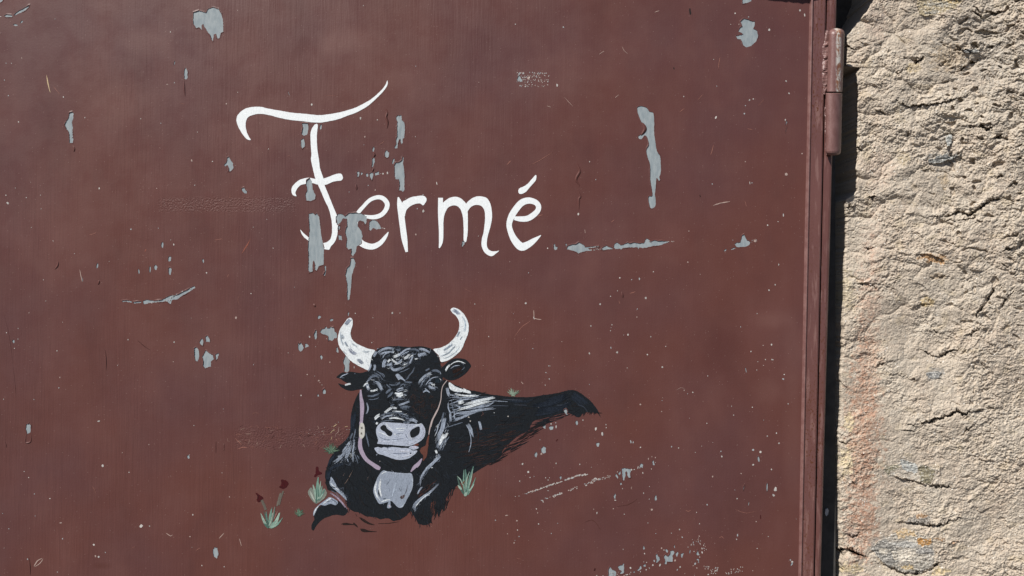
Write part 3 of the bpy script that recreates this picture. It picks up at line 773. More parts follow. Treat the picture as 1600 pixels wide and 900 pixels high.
for z, s in (
    ('D', '1210,75 1240,65 1275,75 1285,80 1300,55 1330,45 1365,55 1385,90 1395,140 1395,200 1380,205 1370,240 1355,238 1348,210 1335,215 1332,262 1322,245 1310,215 1285,180 1268,150 1260,160 1262,185 1245,170 1225,175 1208,150 1205,120'),
    ('D', '1157,420 1170,440 1173,480 1165,498 1152,490 1148,455'),
    ('D', '432,705 450,695 460,710 458,740 450,765 455,800 452,830 458,870 455,893 435,893 432,850 428,820 410,800 402,775 415,755 428,735'),
    ('D', '85,90 120,65 150,50 175,35 185,28 175,50 150,70 110,88 90,97'), ('D', '22,98 40,90 70,92 78,105 40,108'),
    ('D', '80,152 100,148 112,162 95,162'), ('D', '125,140 135,128 147,132 130,148'), ('D', '-30,-10 22,-8 14,8 -4,18 -30,22'),
    ('E', '1420,85 1430,78 1440,100 1455,115 1458,150 1445,170 1425,172 1430,150 1420,130 1405,142 1399,130 1415,115'),
    ('E', '1510,275 1525,270 1530,285 1545,295 1540,310 1525,305 1512,292'),
    ('G', '895,100 893,80 920,72 960,80 1010,74 1040,58 1065,46 1100,45 1140,25 1180,5 1215,-15 1222,-2 1180,25 1145,45 1110,70 1075,75 1068,102 1052,94 1045,82 1000,88 950,91 905,100'),
    ('G', '760,78 790,76 825,84 822,92 790,86 762,86'), ('G', '832,86 885,82 882,92 836,97'),
    ('G', '1255,320 1262,310 1270,330 1268,360 1255,355 1245,335'), ('G', '1285,305 1295,295 1310,320 1312,338 1285,335'),
    ('G', '1212,375 1225,368 1242,385 1245,430 1235,460 1222,455 1213,420'), ('G', '1285,388 1300,402 1330,420 1337,445 1318,460 1318,490 1280,502 1268,485 1270,460 1263,430'),
    ('G', '1345,415 1370,405 1360,440 1348,455'),
    ('I', '1310,115 1330,100 1350,105 1375,115 1390,115 1388,140 1380,155 1400,165 1408,190 1400,220 1385,235 1370,250 1345,258 1325,245 1315,215 1295,212 1285,195 1310,190 1325,185 1300,170 1308,150 1320,140'),
    ('I', '1320,-12 1365,-12 1372,4 1350,15 1322,20'),
    ('h1', '200,235 215,195 260,178 310,172 355,148 400,170 430,190 425,205 470,205 520,200 600,195 610,206 560,213 500,219 470,226 510,238 510,255 460,256 420,262 350,288 320,268 270,250'),
    ('h1', '630,240 650,215 700,190 725,205 770,215 775,235 720,235 670,245'),
    ('h1', '785,210 805,165 830,150 865,170 880,185 930,170 965,150 990,162 1050,150 1110,160 1170,158 1185,115 1205,100 1240,120 1250,135 1300,122 1350,130 1410,132 1470,135 1485,148 1420,165 1380,185 1320,190 1240,205 1170,220 1110,215 1100,235 1090,212 1000,212 900,222 880,240 870,228 810,232'),
    ('h1', '38,175 50,170 58,200 50,225 40,215'), ('h1', '78,195 92,200 94,225 70,248 50,244 56,236 74,226'),
    ('h1', '188,165 202,162 212,190 200,205 192,192'),
    ('J', '1278,545 1290,535 1310,535 1320,495 1330,490 1345,520 1365,530 1360,550 1330,560 1290,560'), ('J', '1218,582 1230,570 1238,572 1226,584'), ('J', '1258,570 1280,562 1284,568 1262,575'),
    ('B', '148,145 155,120 170,110 185,130 190,180 207,215 205,240 180,252 150,248 145,210 155,185'),
    ('B', '165,330 190,322 205,335 215,325 230,350 235,400 245,470 258,540 258,640 240,645 225,650 215,678 200,665 205,640 195,615 190,640 190,680 170,690 162,670 165,600 160,540 165,480 170,420 165,370'),
    ('B', '261,642 272,650 272,690 262,712 255,700 265,680'),
    ('B', '330,350 345,328 370,330 385,345 410,325 450,322 485,325 505,338 520,345 520,380 510,395 500,375 480,370 465,378 465,405 485,430 495,465 488,510 460,530 455,560 435,590 425,575 425,540 410,548 393,530 400,480 388,440 400,400 398,360 375,355 360,380 340,400 335,375'),
    ('B', '345,403 358,395 355,420 345,435'), ('B', '345,460 365,460 370,490 350,488'),
    ('B', '425,598 440,600 452,630 445,660 430,700 425,780 415,850 405,858 398,830 402,770 390,700 400,660 415,645'),
    ('B', '535,380 555,365 580,370 600,395 610,420 580,425 560,415 545,432 533,425'),
    ('vt', '475,130 490,120 505,125 515,115 525,130 525,165 545,180 555,205 555,280 550,330 535,345 535,380 525,392 515,370 512,340 500,350 490,380 485,430 460,432 458,415 475,385 470,345 482,310 480,230 485,180 475,165'),
    ('vt', '440,540 455,520 462,535 450,570 440,580 435,560'),
    ('vt', '455,590 465,565 490,565 515,550 530,530 535,500 543,520 540,570 548,640 552,700 550,820 538,840 525,825 500,828 500,815 505,780 498,720 480,722 470,725 458,690 460,640'),
    ('vt', '250,430 262,408 272,430 265,460 250,460'), ('vt', '245,530 262,515 272,530 272,560 258,600 248,622 245,590'),
    ('vt', '365,470 382,445 395,460 408,465 405,505 388,522 365,505'), ('vt', '105,650 122,645 130,660 128,690 110,705'), ('vt', '135,650 165,665 140,685'),
    ('vt', '188,670 205,662 215,680 210,695 192,695'), ('vt', '222,665 245,655 258,660 258,690 248,730 235,715 225,690'), ('vt', '272,660 310,645 315,675 275,685'),
    ('A', '685,462 738,462 742,510 730,565 700,575 680,560 690,500'), ('A', '675,610 700,595 712,640 710,665 690,690 675,665'), ('A', '845,480 860,468 858,510 845,520 838,505'),
    ('C', '685,660 706,655 710,680 695,700 684,718 680,690'), ('C', '1490,685 1500,680 1506,700 1524,706 1522,730 1505,738 1492,720'),
    ('fl', '385,250 400,220 430,210 445,190 460,210 480,210 490,195 505,205 520,195 530,240 555,258 556,308 530,312 505,340 485,330 465,340 465,290 440,275 410,270'),
    ('fl', '325,270 340,225 352,240 357,300 345,325 330,318'), ('fl', '362,100 375,80 398,95 390,110 365,118'), ('fl', '482,125 500,112 520,118 515,135 490,142'),
    ('fl', '235,365 250,365 275,390 250,402 232,405'), ('fl', '165,350 175,370 190,355 215,385 222,410 200,440 185,445 165,415'), ('fl', '385,490 398,480 412,500 405,525 392,520'),
    ('fl', '548,410 560,398 572,430 570,460 545,440'), ('fl', '620,530 640,485 660,500 685,540 678,580 680,640 655,655 625,645 632,590 618,560'),
    ('fl', '412,830 430,812 445,845 440,868 420,870 410,855'), ('fl', '355,880 365,865 375,895 360,900'), ('fl', '662,60 672,40 680,60 675,88 665,85'),
    ('tl', '1062,375 1080,362 1092,385 1088,400 1098,415 1085,412 1068,392'), ('tl', '1160,470 1172,458 1182,475 1178,495 1165,500'),
    ('tl', '888,500 905,485 915,505 910,530 890,520'), ('tl', '938,515 955,505 978,510 975,535 950,540'), ('tl', '875,690 895,672 915,685 915,725 895,735 875,720'), ('tl', '820,735 838,722 845,745 835,765 822,755'),
    ('bt', '180,625 205,575 215,600 240,625 275,635 292,665 285,716 185,716'), ('bt', '315,580 340,565 372,560 384,540 400,535 400,670 370,680 345,685 340,665 362,640 330,620'),
    ('bt', '660,335 672,290 690,330 680,345'), ('bt', '838,420 855,400 870,430 895,455 895,490 865,515 860,530 840,520 850,480'),
    ('bt', '950,440 975,410 990,430 1010,440 1040,400 1040,365 1065,358 1095,360 1100,395 1075,425 1075,510 1040,515 1005,510 985,550 955,540 975,510 965,475'),
    ('bt', '975,342 990,335 1010,360 1000,390 980,375'), ('bt', '1090,290 1105,280 1108,315 1092,320'), ('bt', '1115,400 1145,368 1158,400 1135,445 1118,425'), ('bt', '1190,405 1230,390 1215,430 1210,460 1195,450'),
    ('bt', '1400,400 1425,345 1430,380 1450,420 1415,425'), ('bt', '1410,470 1440,475 1438,530 1425,520 1430,495 1408,490'), ('bt', '580,630 610,605 625,565 645,590 640,615 600,640'), ('bt', '665,560 700,540 700,580 680,585'), ('bt', '535,640 550,640 548,665 525,670'),
    ('ln', '1140,150 1165,140 1200,145 1235,150 1240,175 1228,190 1235,240 1215,245 1198,215 1190,172 1184,200 1170,270 1150,272 1148,230'), ('ln', '1075,215 1085,200 1105,235 1100,252 1085,235'),
    ('ln', '1105,200 1128,170 1138,186 1120,215'), ('ln', '1330,115 1345,95 1365,105 1362,140 1345,130 1332,140'), ('ln', '1460,75 1475,58 1480,95 1488,112 1468,112'), ('ln', '1060,430 1072,405 1082,430 1075,460 1062,455'),
    ('ln', '1125,305 1135,288 1145,310 1130,318'), ('ln', '1488,445 1500,432 1508,460 1502,482 1490,470'), ('ln', '495,235 508,222 518,245 508,260 498,255'),
):
    chip(z, s)
# the long chip right of the lettering, traced over two drawings
q = T('I', '750,585 770,576 800,585 815,605 835,610 842,640 842,720 850,780') + T('J', '858,40 875,70 878,150 870,180 875,195 868,200 855,185 850,240 846,278 850,292 850,330 838,348 820,345 810,300 815,282 832,279 825,220 820,190 818,110 805,70 800,30') + T('I', '812,783 805,750 790,735 775,755 760,755 755,740 770,730 785,715 790,700 775,670 755,620')
CH.append([(x+R(-.25, .25), y+R(-.25, .25)) for x, y in catmull(q, True, 1.6)])

dots('D', '1065,200,6,10 1415,648,8,10 880,742,6,8 1090,393,7,30,10 136,363,6,8 38,395,6,6 72,395,6,6 1045,527,14,5 1090,517,6,6 52,598,6,8 27,500,6,8 396,606,7,12 116,762,8,8 1005,770,6,6 530,735,6,8 1485,65,6,6')
dots('E', '1015,632,16,38 1086,628,8,14 1060,718,20,38 1062,793,20,48 972,772,20,34 937,785,10,40 867,795,10,30 1269,730,12,28 607,760,14,30 48,369,20,12,40 513,845,8,36,-12 818,533,12,10 1198,103,9,14 620,278,8,16 1291,805,8,10 989,526,6,6 577,563,26,5,-15 164,335,7,9 37,320,6,9')
dots('G', '84,334,16,24 176,880,30,70,3 800,322,6,10 1088,338,8,10 618,832,18,9 1474,186,12,16 356,393,7,8 368,624,7,7 1083,461,6,6 40,279,6,8 113,253,5,7 212,697,5,6 1212,859,6,6')
dots('H', '642,210,14,18 1177,156,16,24 882,587,22,20 1348,752,32,70,-5 586,704,12,14 597,776,10,14 617,781,12,12 658,753,7,7 391,667,7,10 934,588,8,8 807,252,8,7 151,247,6,6 312,416,8,7 1205,517,8,10 1434,405,7,9 1187,654,8,7 1401,842,6,7 1262,835,6,9 358,875,7,6 55,605,7,7 215,387,6,7 378,568,16,7 764,129,5,8 172,795,8,12')
dots('I', '1282,72,9,8 1465,163,8,9 1360,544,8,10 1381,538,8,8 1332,617,8,10 1338,574,6,6 1178,638,9,16,20 1556,652,9,12 1561,700,4,50 1559,440,10,7 1576,508,7,8 1303,132,5,8 1355,92,8,6 88,132,7,6 349,148,8,9')
dots('J', '1390,527,14,14 1560,165,16,16,-30 1459,441,8,9 1025,642,8,9 655,727,8,8 762,733,8,14 838,694,7,6 1031,473,7,6 430,380,9,14 263,567,6,8 1545,385,6,14 1362,212,4,16 1158,217,6,7 1500,765,7,9 720,737,6,6')
dots('K', '144,83,11 548,88,11 796,54,10,14 700,253,8,12 490,355,8,14 641,350,12,12 886,430,10,10 768,633,10,10 1480,308,10,10 805,362,8,8 498,206,8,10 1340,445,4,28 607,325,6,12 1368,345,6,8 1486,390,11,5 1435,312,7,6 1436,421,6,6 1447,389,6,6 1549,470,7,6 1543,494,13,7 824,265,6,7 1005,556,6,8 1052,567,7,7 1274,691,6,6 1376,648,6,7 1402,139,6,5 254,460,6,6 272,494,6,7 270,423,5,7 250,527,6,6 605,45,6,6 748,158,7,7 750,114,6,7 613,200,5,7 605,232,5,7 883,671,6,6 189,163,20,5,70')
dots('L', '535,68,18,22 1410,148,10,34 1455,297,8,44 1500,315,16,16 1492,345,12,12 1380,97,14,12 1420,108,14,12 560,10,8,20 715,52,8,18 728,56,6,12 830,422,12,12 1295,560,8,16 850,360,12,28 1075,660,14,26 1328,305,4,36,12 1355,390,4,26,12 1130,395,7,9 1293,362,7,7 1396,487,6,9 1480,205,6,6 1457,22,7,8 1520,62,7,8 1210,133,8,10 1205,105,6,8 937,80,7,8 975,87,7,6 1380,178,10,12,40 980,530,7,8 995,573,6,6 81,603,7,9 214,500,8,8 283,551,5,6 108,568,6,7 99,533,6,7 45,553,5,7 96,482,9,8 40,453,18,6 202,418,7,6 127,174,8,10 111,267,6,6 620,417,7,7 680,447,6,6 531,440,6,14 808,494,5,6 1088,567,5,7 1290,583,6,9 1315,226,8,6,-20 1160,242,8,10 785,332,5,9 768,83,8,8 1402,633,5,6 1462,568,6,5 1592,705,14,12')
dots('vt', '350,668,14,18 392,660,14,26 140,150,14,28 300,163,10,12 180,322,12,18 212,778,10,10 278,822,9,20,15 33,840,7,9 655,322,7,8 172,398,7,7 342,382,4,44,38')
dots('A', '770,300,16,18 1200,420,12,24,20 22,293,10,16 1348,435,10,9 1238,583,10,16 568,200,4,44,-20 390,690,4,16,30')
dots('C', '195,662,15,18 345,392,20,28 463,147,8,30,-12 30,60,10,20,15 280,598,11,22,-10 1438,717,9,9 292,373,8,12')
dots('fl', '282,298,14,20 257,676,14,14 373,737,14,16 196,886,10,16 485,552,14,12 728,603,8,28 742,62,8,9 405,780,8,8 385,756,8,12')
dots('tl', '1000,512,10,28 958,488,12,16 878,736,16,18 1328,530,18,28 1383,567,12,36,-15 1346,660,26,36,25 855,351,11,11 488,397,9,9 603,426,12,12 290,465,12,12 277,434,14,14 722,822,14,16 770,886,14,18 1000,815,8,14 1196,823,8,10 1412,495,7,12 1414,520,7,12 1222,457,9,12 916,64,8,8 945,120,6,7 911,170,7,8 950,10,7,7 866,620,7,8 997,480,8,9')
dots('bt', '685,400,14,22 492,600,24,30 922,325,20,26 1315,370,14,64 1484,385,18,36 1180,587,20,24 900,560,20,40,20 800,560,24,22 1108,495,24,34,15 708,625,20,20 1390,542,26,32 388,342,10,18 820,502,16,30 955,350,14,16 1334,275,10,30 1362,250,9,38 1432,237,16,14 1458,262,12,36,-25 1484,330,12,28 1290,310,13,16 1372,370,16,20 1411,600,16,22 1360,568,12,16 1140,625,14,30,20 1172,66,18,22 1208,170,16,18 1058,116,12,14 1443,157,14,16 480,684,14,14 495,660,14,14 440,694,40,14,-10 400,706,16,20 308,688,10,14 20,706,18,16 108,708,14,14 752,600,22,10,60 628,650,12,20 675,515,10,14 714,522,10,16 1452,448,10,16 1568,612,13,16 1570,690,24,18,-30 1245,678,12,14 1506,285,9,22,15 1542,342,9,12')
dots('ln', '168,184,20,24 112,98,14,22,25 458,93,8,18 706,103,10,14 188,240,10,14 350,243,9,14 376,267,14,9 390,243,8,9 1420,46,10,24 1457,24,10,12 1494,33,10,14 1312,136,10,36,10 1273,158,16,10 1245,160,14,22 1363,192,9,22 1453,152,11,20 1151,356,10,12 1076,478,22,10 1370,403,9,14 1430,465,7,12 322,487,10,34,-15 310,480,24,8,20 376,378,20,8,20 1432,335,7,12 82,278,9,12 826,134,7,10')
dots('z1', '765,145,16,16 475,148,7,9 1410,75,8,9 825,145,7,7')
dots('R4', '172,70,6,14 85,818,14,12,30 85,590,7,50,5 85,380,9,6 160,720,7,7 98,437,6,7 150,48,8,11 6,140,8,11')
dots('R6', '25,520,9,10 35,490,10,14 52,277,8,6 40,230,6,8 16,400,6,6 112,842,8,24,20 105,825,7,7')
dots('R5', '17,715,6,7 18,785,6,7 72,877,8,7 72,110,6,14 50,340,5,12 5,460,7,9')
def trail(z, s, n, spread, w, h, gap=0.0, ang=None):
    k = ZOOM[z][2]; p = T(z, s)
    for i in range(n):
        t = R(0, len(p)-1.001); j = int(t); f = t-j
        if gap and math.sin(t*23)+math.sin(t*57) < gap: continue
        x = p[j][0]+(p[j+1][0]-p[j][0])*f + R(-spread, spread); y = p[j][1]+(p[j+1][1]-p[j][1])*f + R(-spread, spread)
        DOTS.append(blob(x, y, R(.5, 1)*w, R(.5, 1)*h, R(-40, 40) if ang is None else ang+R(-20, 20), 0.3, 6))
trail('ln', '140,410 300,355 420,312 520,283', 60, .9, 3.2, 1.8, 0, -18)
trail('ln', '30,440 90,430 140,412', 5, .6, 2, 1.3, 0, -18)
trail('ln', '555,268 620,245 680,222 780,206', 55, 1.0, 3.4, 2.2, 0, -18)
trail('ln', '300,480 430,440 530,398', 14, 1.6, 2.6, 1.8)
trail('ln', '430,440 530,398', 12, 1.2, 3.4, 2.0, 0, -25)
trail('ln', '590,378 640,355 680,345', 10, 1.4, 3.0, 2.0, 0, -25)
trail('ln', '760,318 830,285 860,260 920,262', 30, 1.9, 3.2, 2.2, 0, -30)
trail('ln', '920,262 960,245 1010,225', 20, 2.6, 2.0, 1.4)
trail('I', '95,398 270,398', 30, 1.3, 1.5, 2.4, 0, 0); trail('I', '98,415 275,415', 30, 2.2, 1.6, 2.6, 0, 0)
trail('I', '95,440 280,440', 34, 2.6, 1.4, 2.2, 0, 0); trail('I', '92,465 280,465', 24, 1.8, 1.4, 2.0, 0, 0)
CH.append(outline('I', '97,430 108,410 118,425 126,440 108,445', 1.5, .2)); dots('I', '158,424,12,18 108,402,8,14 315,463,10,16')
trail('J', '1365,535 1400,520', 8, 1.8, 1.4, 1.4); trail('h1', '500,215 620,200', 12, .8, 2, 1.6); trail('h1', '500,245 640,235', 12, 1.4, 1.8, 1.5)
trail('h1', '1440,145 1560,135', 9, .5, 1.8, 1.2); trail('L', '1120,735 1180,740 1165,770', 22, 4.2, 1.8, 2.8); trail('L', '1230,765 1310,745', 24, 4.5, 1.5, 2.6)
trail('L', '1050,600 1100,590 1110,650', 16, 4.5, 1.2, 1.8); trail('L', '590,775 680,770', 12, 3.5, 1.8, 1.5); trail('e5', '20,340 200,330 400,210 560,240', 16, 6, 1.2, 1.1)
trail('vt', '310,668 420,655', 5, .6, 1.2, 1.0); trail('B', '610,415 632,420', 4, 1.2, 1.6, 1.4); trail('G', '895,96 1060,78', 16, 1.2, 1.3, 2.2, 0, 0); trail('G', '1060,60 1215,-12', 18, 1.2, 1.3, 2.4, 0, 15)
# very small flecks spread thinly, thicker low on the hinge side
for i in range(520):
    x, y = R(-20, 1245), R(6, 905)
    dens = 0.14 + 0.75*math.exp(-((x-1080)/200)**2-((y-790)/130)**2) + 0.5*math.exp(-((x-960)/110)**2-((y-520)/110)**2) + 0.45*math.exp(-((x-560)/150)**2-((y-560)/120)**2) + .3*math.exp(-((x-60)/90)**2)
    if rng.random() > dens: continue
    DOTS.append(blob(x, y, R(.7, 1.7), R(.9, 2.3), R(-30, 30), 0.3, 5))

rect = [(-700, -330), (1268, -330), (1252, 1500), (-700, 1500)]
xy, tr, og = arrange([rect]+CH)
panel = MB()
panel.tri_region(xy, [t for t, o in zip(tr, og) if o == [0]], 0.0, 0.62)
po = panel.build('door_panel', M_DOOR, door)
by = {}
for t, o in zip(tr, og):
    if len(o) > 1: by.setdefault(max(o), []).append(t)
for k, ts in sorted(by.items(), key=lambda a: -len(a[1])):
    mb = MB(); mb.tri_region(xy, ts, 0.55, None)
    mb.build('paint_chip', M_PRIMER, door)
back = prism([(-700, -330), (1272, -330), (1256, 1500), (-700, 1500)], 1.0, 8)
back.build('backing_sheet', M_POST, door)

def near(poly_list):
    b = [bbox(p) for p in poly_list]
    x0 = min(q[0] for q in b); y0 = min(q[1] for q in b); x1 = max(q[2] for q in b); y1 = max(q[3] for q in b)
    return [c for c in CH if not (lambda q: q[2] < x0 or q[0] > x1 or q[3] < y0 or q[1] > y1)(bbox(c))]

def flat_paint(mb, polys, d, col, holes=True, base=0.0):
    cut = near(polys) if holes else []
    n = len(polys)
    xy_, tr_, og_ = arrange(polys+cut)
    mb.tri_region(xy_, [t for t, o in zip(tr_, og_) if o and all(i < n for i in o)], d, base, col)

# flecks and hairline scratches
mb = MB()
for i, b in enumerate(DOTS):
    d = -0.10-(i % 37)*0.004
    c = rng.choice([(0.44, 0.42, 0.40), (0.38, 0.36, 0.34), (0.52, 0.49, 0.46), (0.34, 0.36, 0.37), (0.38, 0.29, 0.26)])
    n = len(b)
    a = sum(b[k][0]*b[(k+1) % n][1]-b[(k+1) % n][0]*b[k][1] for k in range(n))
    if a > 0: b = b[::-1]
    mb.face([P(x, y, d) for x, y in b], c)
    for k in range(n):
        e = b[(k+1) % n]; mb.face([P(*e, d), P(*b[k], d), P(*b[k], 0), P(*e, 0)], c)
mb.build('paint_flecks', M_TINT, door, kind='stuff')

mb = MB()
sc_i = [0]
def scratch(z, s, w, col, d=-0.1):
    k = ZOOM[z][2]; q = catmull(T(z, s), False, 3)
    q = [(x+R(-.25, .25), y+R(-.25, .25)) for x, y in q]; n = len(q)
    sc_i[0] += 1
    mb.ribbon(q, [max(.12, w/k*math.sin(math.pi*(i+.6)/(n+.2))*R(.7, 1.2)) for i in range(n)], d-(sc_i[0] % 30)*.004, 0, col)
pale = (0.42, 0.31, 0.27); rosy = (0.26, 0.115, 0.09); tan = (0.55, 0.42, 0.25)
for z, s, w, c in (('D', '290,470 300,520 314,577', 6, tan), ('D', '335,540 355,565 372,588', 3, rosy), ('E', '1565,595 1540,640 1510,684', 7, (0.24, 0.08, 0.055)),
    ('E', '498,785 505,820 514,862', 4, pale), ('E', '560,566 585,562 605,550', 5, rosy), ('E', '1420,832 1430,815', 5, rosy), ('E', '1340,600 1390,594', 4, rosy), ('E', '905,672 912,658', 5, (0.3, .1, .07)),
    ('G', '860,328 900,362 940,388', 4, (0.05, 0.017, 0.014)), ('H', '212,840 235,805 265,790', 6, pale), ('H', '216,842 250,820 268,792', 5, pale), ('H', '1040,632 1065,650 1080,642', 4, pale), ('H', '1495,668 1510,712', 4, pale), ('H', '1370,665 1400,632', 5, pale),
    ('H', '1485,108 1520,95 1545,100', 5, rosy), ('H', '1470,40 1500,70 1510,82', 4, rosy), ('H', '1225,740 1250,725', 4, rosy),
    ('I', '545,295 570,277', 3, pale), ('I', '630,530 650,515', 3, pale), ('I', '1190,375 1200,310', 3, rosy), ('I', '260,575 280,582', 3, pale), ('I', '1080,545 1105,515', 3, rosy), ('I', '845,66 870,58', 3, pale), ('I', '980,610 1005,590', 3, rosy), ('I', '1350,700 1375,705', 3, rosy),
    ('J', '165,115 210,95 290,45', 3, rosy), ('J', '1160,335 1200,322 1255,312', 5, pale), ('J', '1150,60 1165,5', 4, rosy), ('J', '40,115 65,90', 4, rosy), ('J', '210,392 235,385', 4, rosy), ('J', '465,465 468,485', 3, pale), ('J', '610,425 625,412', 4, rosy), ('J', '1335,310 1345,340', 3, rosy),
    ('K', '188,120 189,163', 4, pale), ('K', '188,165 230,172', 4, pale), ('K', '185,170 120,215 82,268', 3, rosy), ('K', '650,70 655,85', 3, rosy), ('K', '710,30 740,20', 4, rosy), ('K', '120,510 130,522', 4, pale),
    ('L', '1015,425 1028,432 1040,425', 4, rosy), ('L', '1195,575 1210,568 1220,580', 4, rosy), ('L', '1280,420 1340,440 1400,430', 2, rosy), ('L', '640,405 700,395 750,365', 3, (0.07, .025, .02)), ('L', '465,490 510,480 550,530', 3, (0.075, .026, .02)),
    ('A', '870,220 940,222 1010,218', 2, rosy), ('A', '1365,655 1405,625', 5, rosy), ('A', '1035,290 1055,280', 4, rosy), ('A', '555,755 580,748', 4, rosy), ('C', '1350,440 1395,425', 4, rosy),
    ('e6', '520,200 580,110 640,0', 5, (0.23, .16, .13)), ('e6', '500,80 530,40', 3, (0.2, .14, .12)), ('e6', '840,130 860,90', 4, (0.2, .14, .12)), ('R6', '170,30 172,200', 2, rosy),
    ('e5', '330,330 350,300 385,285', 8, tan), ('e5', '370,240 420,205', 8, tan), ('e5', '335,420 350,380', 6, tan), ('e5', '390,390 400,350 440,310 445,240', 6, pale), ('e5', '530,245 570,235', 6, tan), ('e5', '200,310 240,295', 6, pale), ('e5', '105,405 130,385 165,400', 6, rosy), ('e5', '240,440 290,385', 4, rosy), ('e5', '400,410 410,425', 5, tan),
    ('H', '1350,60 1350,135', 5, (0.06, .02, .018)), ('H', '1400,120 1402,75', 5, (0.06, .02, .018)), ('I', '1036,45 1039,80', 14, (0.02, .015, .015)), ('I', '948,366 950,377', 8, (0.02, .015, .015)), ('J', '1090,276 1093,287', 6, (0.03, .015, .012)), ('L', '1420,450 1421,474', 7, (0.05, .008, .008)), ('L', '518,755 522,740', 10, (0.04, .01, .01)), ('L', '308,50 318,40', 9, (0.05, .01, .01))):
    scratch(z, s, w, c)
for i in range(18):
    x, y = R(0, 1240), R(10, 890); a = R(0, 6.28); l = R(2, 9)
    scratch('p', f'{x},{y} {x+l*math.cos(a)+R(-1,1)},{y+l*math.sin(a)+R(-1,1)} {x+2*l*math.cos(a+R(-.5,.5))},{y+2*l*math.sin(a+R(-.5,.5))}', R(.3, .6), rng.choice([rosy, rosy, pale]))
# crackled paint left of the bull
for i in range(60):
    x, y = 355+190*rng.random()**0.8, 684+R(-18, 18)
    a = R(0, 6.28); pts = f'{x},{y}'
    for k in range(3):
        a += R(-1, 1); x += R(1.5, 4)*math.cos(a); y += R(1.5, 3.5)*math.sin(a); pts += f' {x},{y}'
    scratch('p', pts, R(.3, .65), rng.choice([rosy, (0.33, .22, .18), rosy, rosy, (0.06, .022, .018)]))
mb.build('scratches', M_TINT, door, kind='stuff')

# lifted ridges of maroon paint: thin raised lines with real height
mb = MB()
def ridge(z, s, w, h=1.3):
    k = ZOOM[z][2]; q = catmull(T(z, s), False, 1.5); n = len(q)
    for i in range(n-1):
        def prof(j):
            a = q[max(0, j-1)]; b = q[min(n-1, j+1)]; l = math.dist(a, b) or 1
            nx, ny = -(b[1]-a[1])/l, (b[0]-a[0])/l
            e = math.sin(math.pi*(j+.3)/(n-.4)); ww = w/k*e
            return [P(q[j][0]+nx*u*ww, q[j][1]+ny*u*ww, v*h*e) for u, v in ((-1, .05), (-.45, -.7), (0, -1), (.35, -.75), (.6, .05))]
        a, b = prof(i), prof(i+1)
        for m_ in range(4): mb.face([a[m_], a[m_+1], b[m_+1], b[m_]], (0.11, .04, .034), True)
ridge('J', '420,100 432,130 436,150 420,180 418,200 435,225 432,240', 11, 1.2); ridge('J', '425,245 440,285 432,300 432,365', 9, 1.0)
ridge('vt', '370,60 385,95 378,140 392,190 388,250', 16, 1.6); ridge('vt', '100,760 98,800 104,825', 12, 1.2); ridge('A', '1420,330 1435,370 1425,410 1436,500', 12, 1.2)
ridge('vt', '262,465 270,490 262,512', 14, 1.5); ridge('vt', '262,610 250,650', 12, 1.3); ridge('I', '775,665 790,700 770,735', 12, 1.5); ridge('D', '1150,500 1150,560 1158,605', 9, 1.0)
ridge('E', '455,10 463,30 460,50', 8, 1.0); ridge('H', '180,780 185,840 188,900', 6, .9); ridge('E', '620,850 612,880', 9, 1.0); ridge('E', '365,730 358,760 340,785', 8, 1.0); ridge('G', '655,380 660,440 662,520', 7, .8); ridge('K', '665,20 672,55', 9, 1.1)
ridge('B', '455,150 460,185', 9, 1.0); ridge('B', '195,880 205,900', 12, 1.1); ridge('G', '20,150 55,300 80,480', 4, .35); ridge('G', '80,480 100,690', 4, .35); ridge('H', '30,60 40,98', 6, .7); ridge('H', '165,10 158,65 190,60 192,10', 6, .8)
for p in CH:
    q0 = bbox(p)
    if max(q0[2]-q0[0], q0[3]-q0[1]) < 9: continue
    n = len(p)
    ar = sum(p[i][0]*p[(i+1) % n][1]-p[(i+1) % n][0]*p[i][1] for i in range(n))
    sg = 1 if ar > 0 else -1
    lift = [max(0.0, 0.35+0.9*math.sin(i*0.21+p[0][0])+0.5*math.sin(i*0.53+p[0][1])) for i in range(n)]
    pr = []
    for i in range(n):
        u, v = p[i-1], p[(i+1) % n]; l = math.dist(u, v) or 1
        nx, ny = sg*(v[1]-u[1])/l, -sg*(v[0]-u[0])/l
        h = 0.02+0.30*lift[i]
        pr.append([P(p[i][0]+nx*o, p[i][1]+ny*o, dd) for o, dd in ((-0.05, 0.3), (-0.05, -h), (0.35, -h), (2.0, 0.03))])
    for i in range(n):
        g, k2 = pr[i], pr[(i+1) % n]
        for m_ in range(3): mb.face([g[m_], g[m_+1], k2[m_+1], k2[m_]], (0.11, .04, .034), False)
mb.build('paint_blisters', M_DOOR, door)

# ------------------------------------------------------------------ lettering
W = (0.80, 0.835, 0.85)
def letter(label, polys, d=-0.28):
    mb = MB(); flat_paint(mb, polys, d, W)
    o = mb.build('letter', M_WHITE, door); o['label'] = label
    return o
fb = outline('A', '235,612 195,600 150,540 115,470 110,420 130,380 180,340 240,323 320,320 400,338 500,355 600,372 720,382 820,393 900,388 1000,372 1080,352 1160,325 1230,290 1290,255 1350,205 1400,155 1425,115 1435,88 1440,115 1425,150 1390,195 1340,245 1280,300 1220,340 1150,375 1080,400 1000,430 920,447 850,458 760,455 680,445 580,435 480,415 420,398 340,383 280,385 220,405 195,440 190,490 200,540 220,585', 2, .15)
fs = [(492.2, 194.2), (496.6, 195), (495.6, 205), (495, 218), (496, 234), (498.8, 252)] + T('B', '235,50 255,110 262,150 290,220 318,290 338,340 345,400 340,460 325,500 300,530 290,548 262,545 230,538 195,518 160,490 140,475 122,450 115,425 128,440 155,465 190,492 225,507 256,508 280,500 300,480 308,440 308,390 300,340 285,290 265,250 240,190 222,150 205,110 195,70 180,0') + [(486.5, 240), (485, 215), (486.5, 203)]
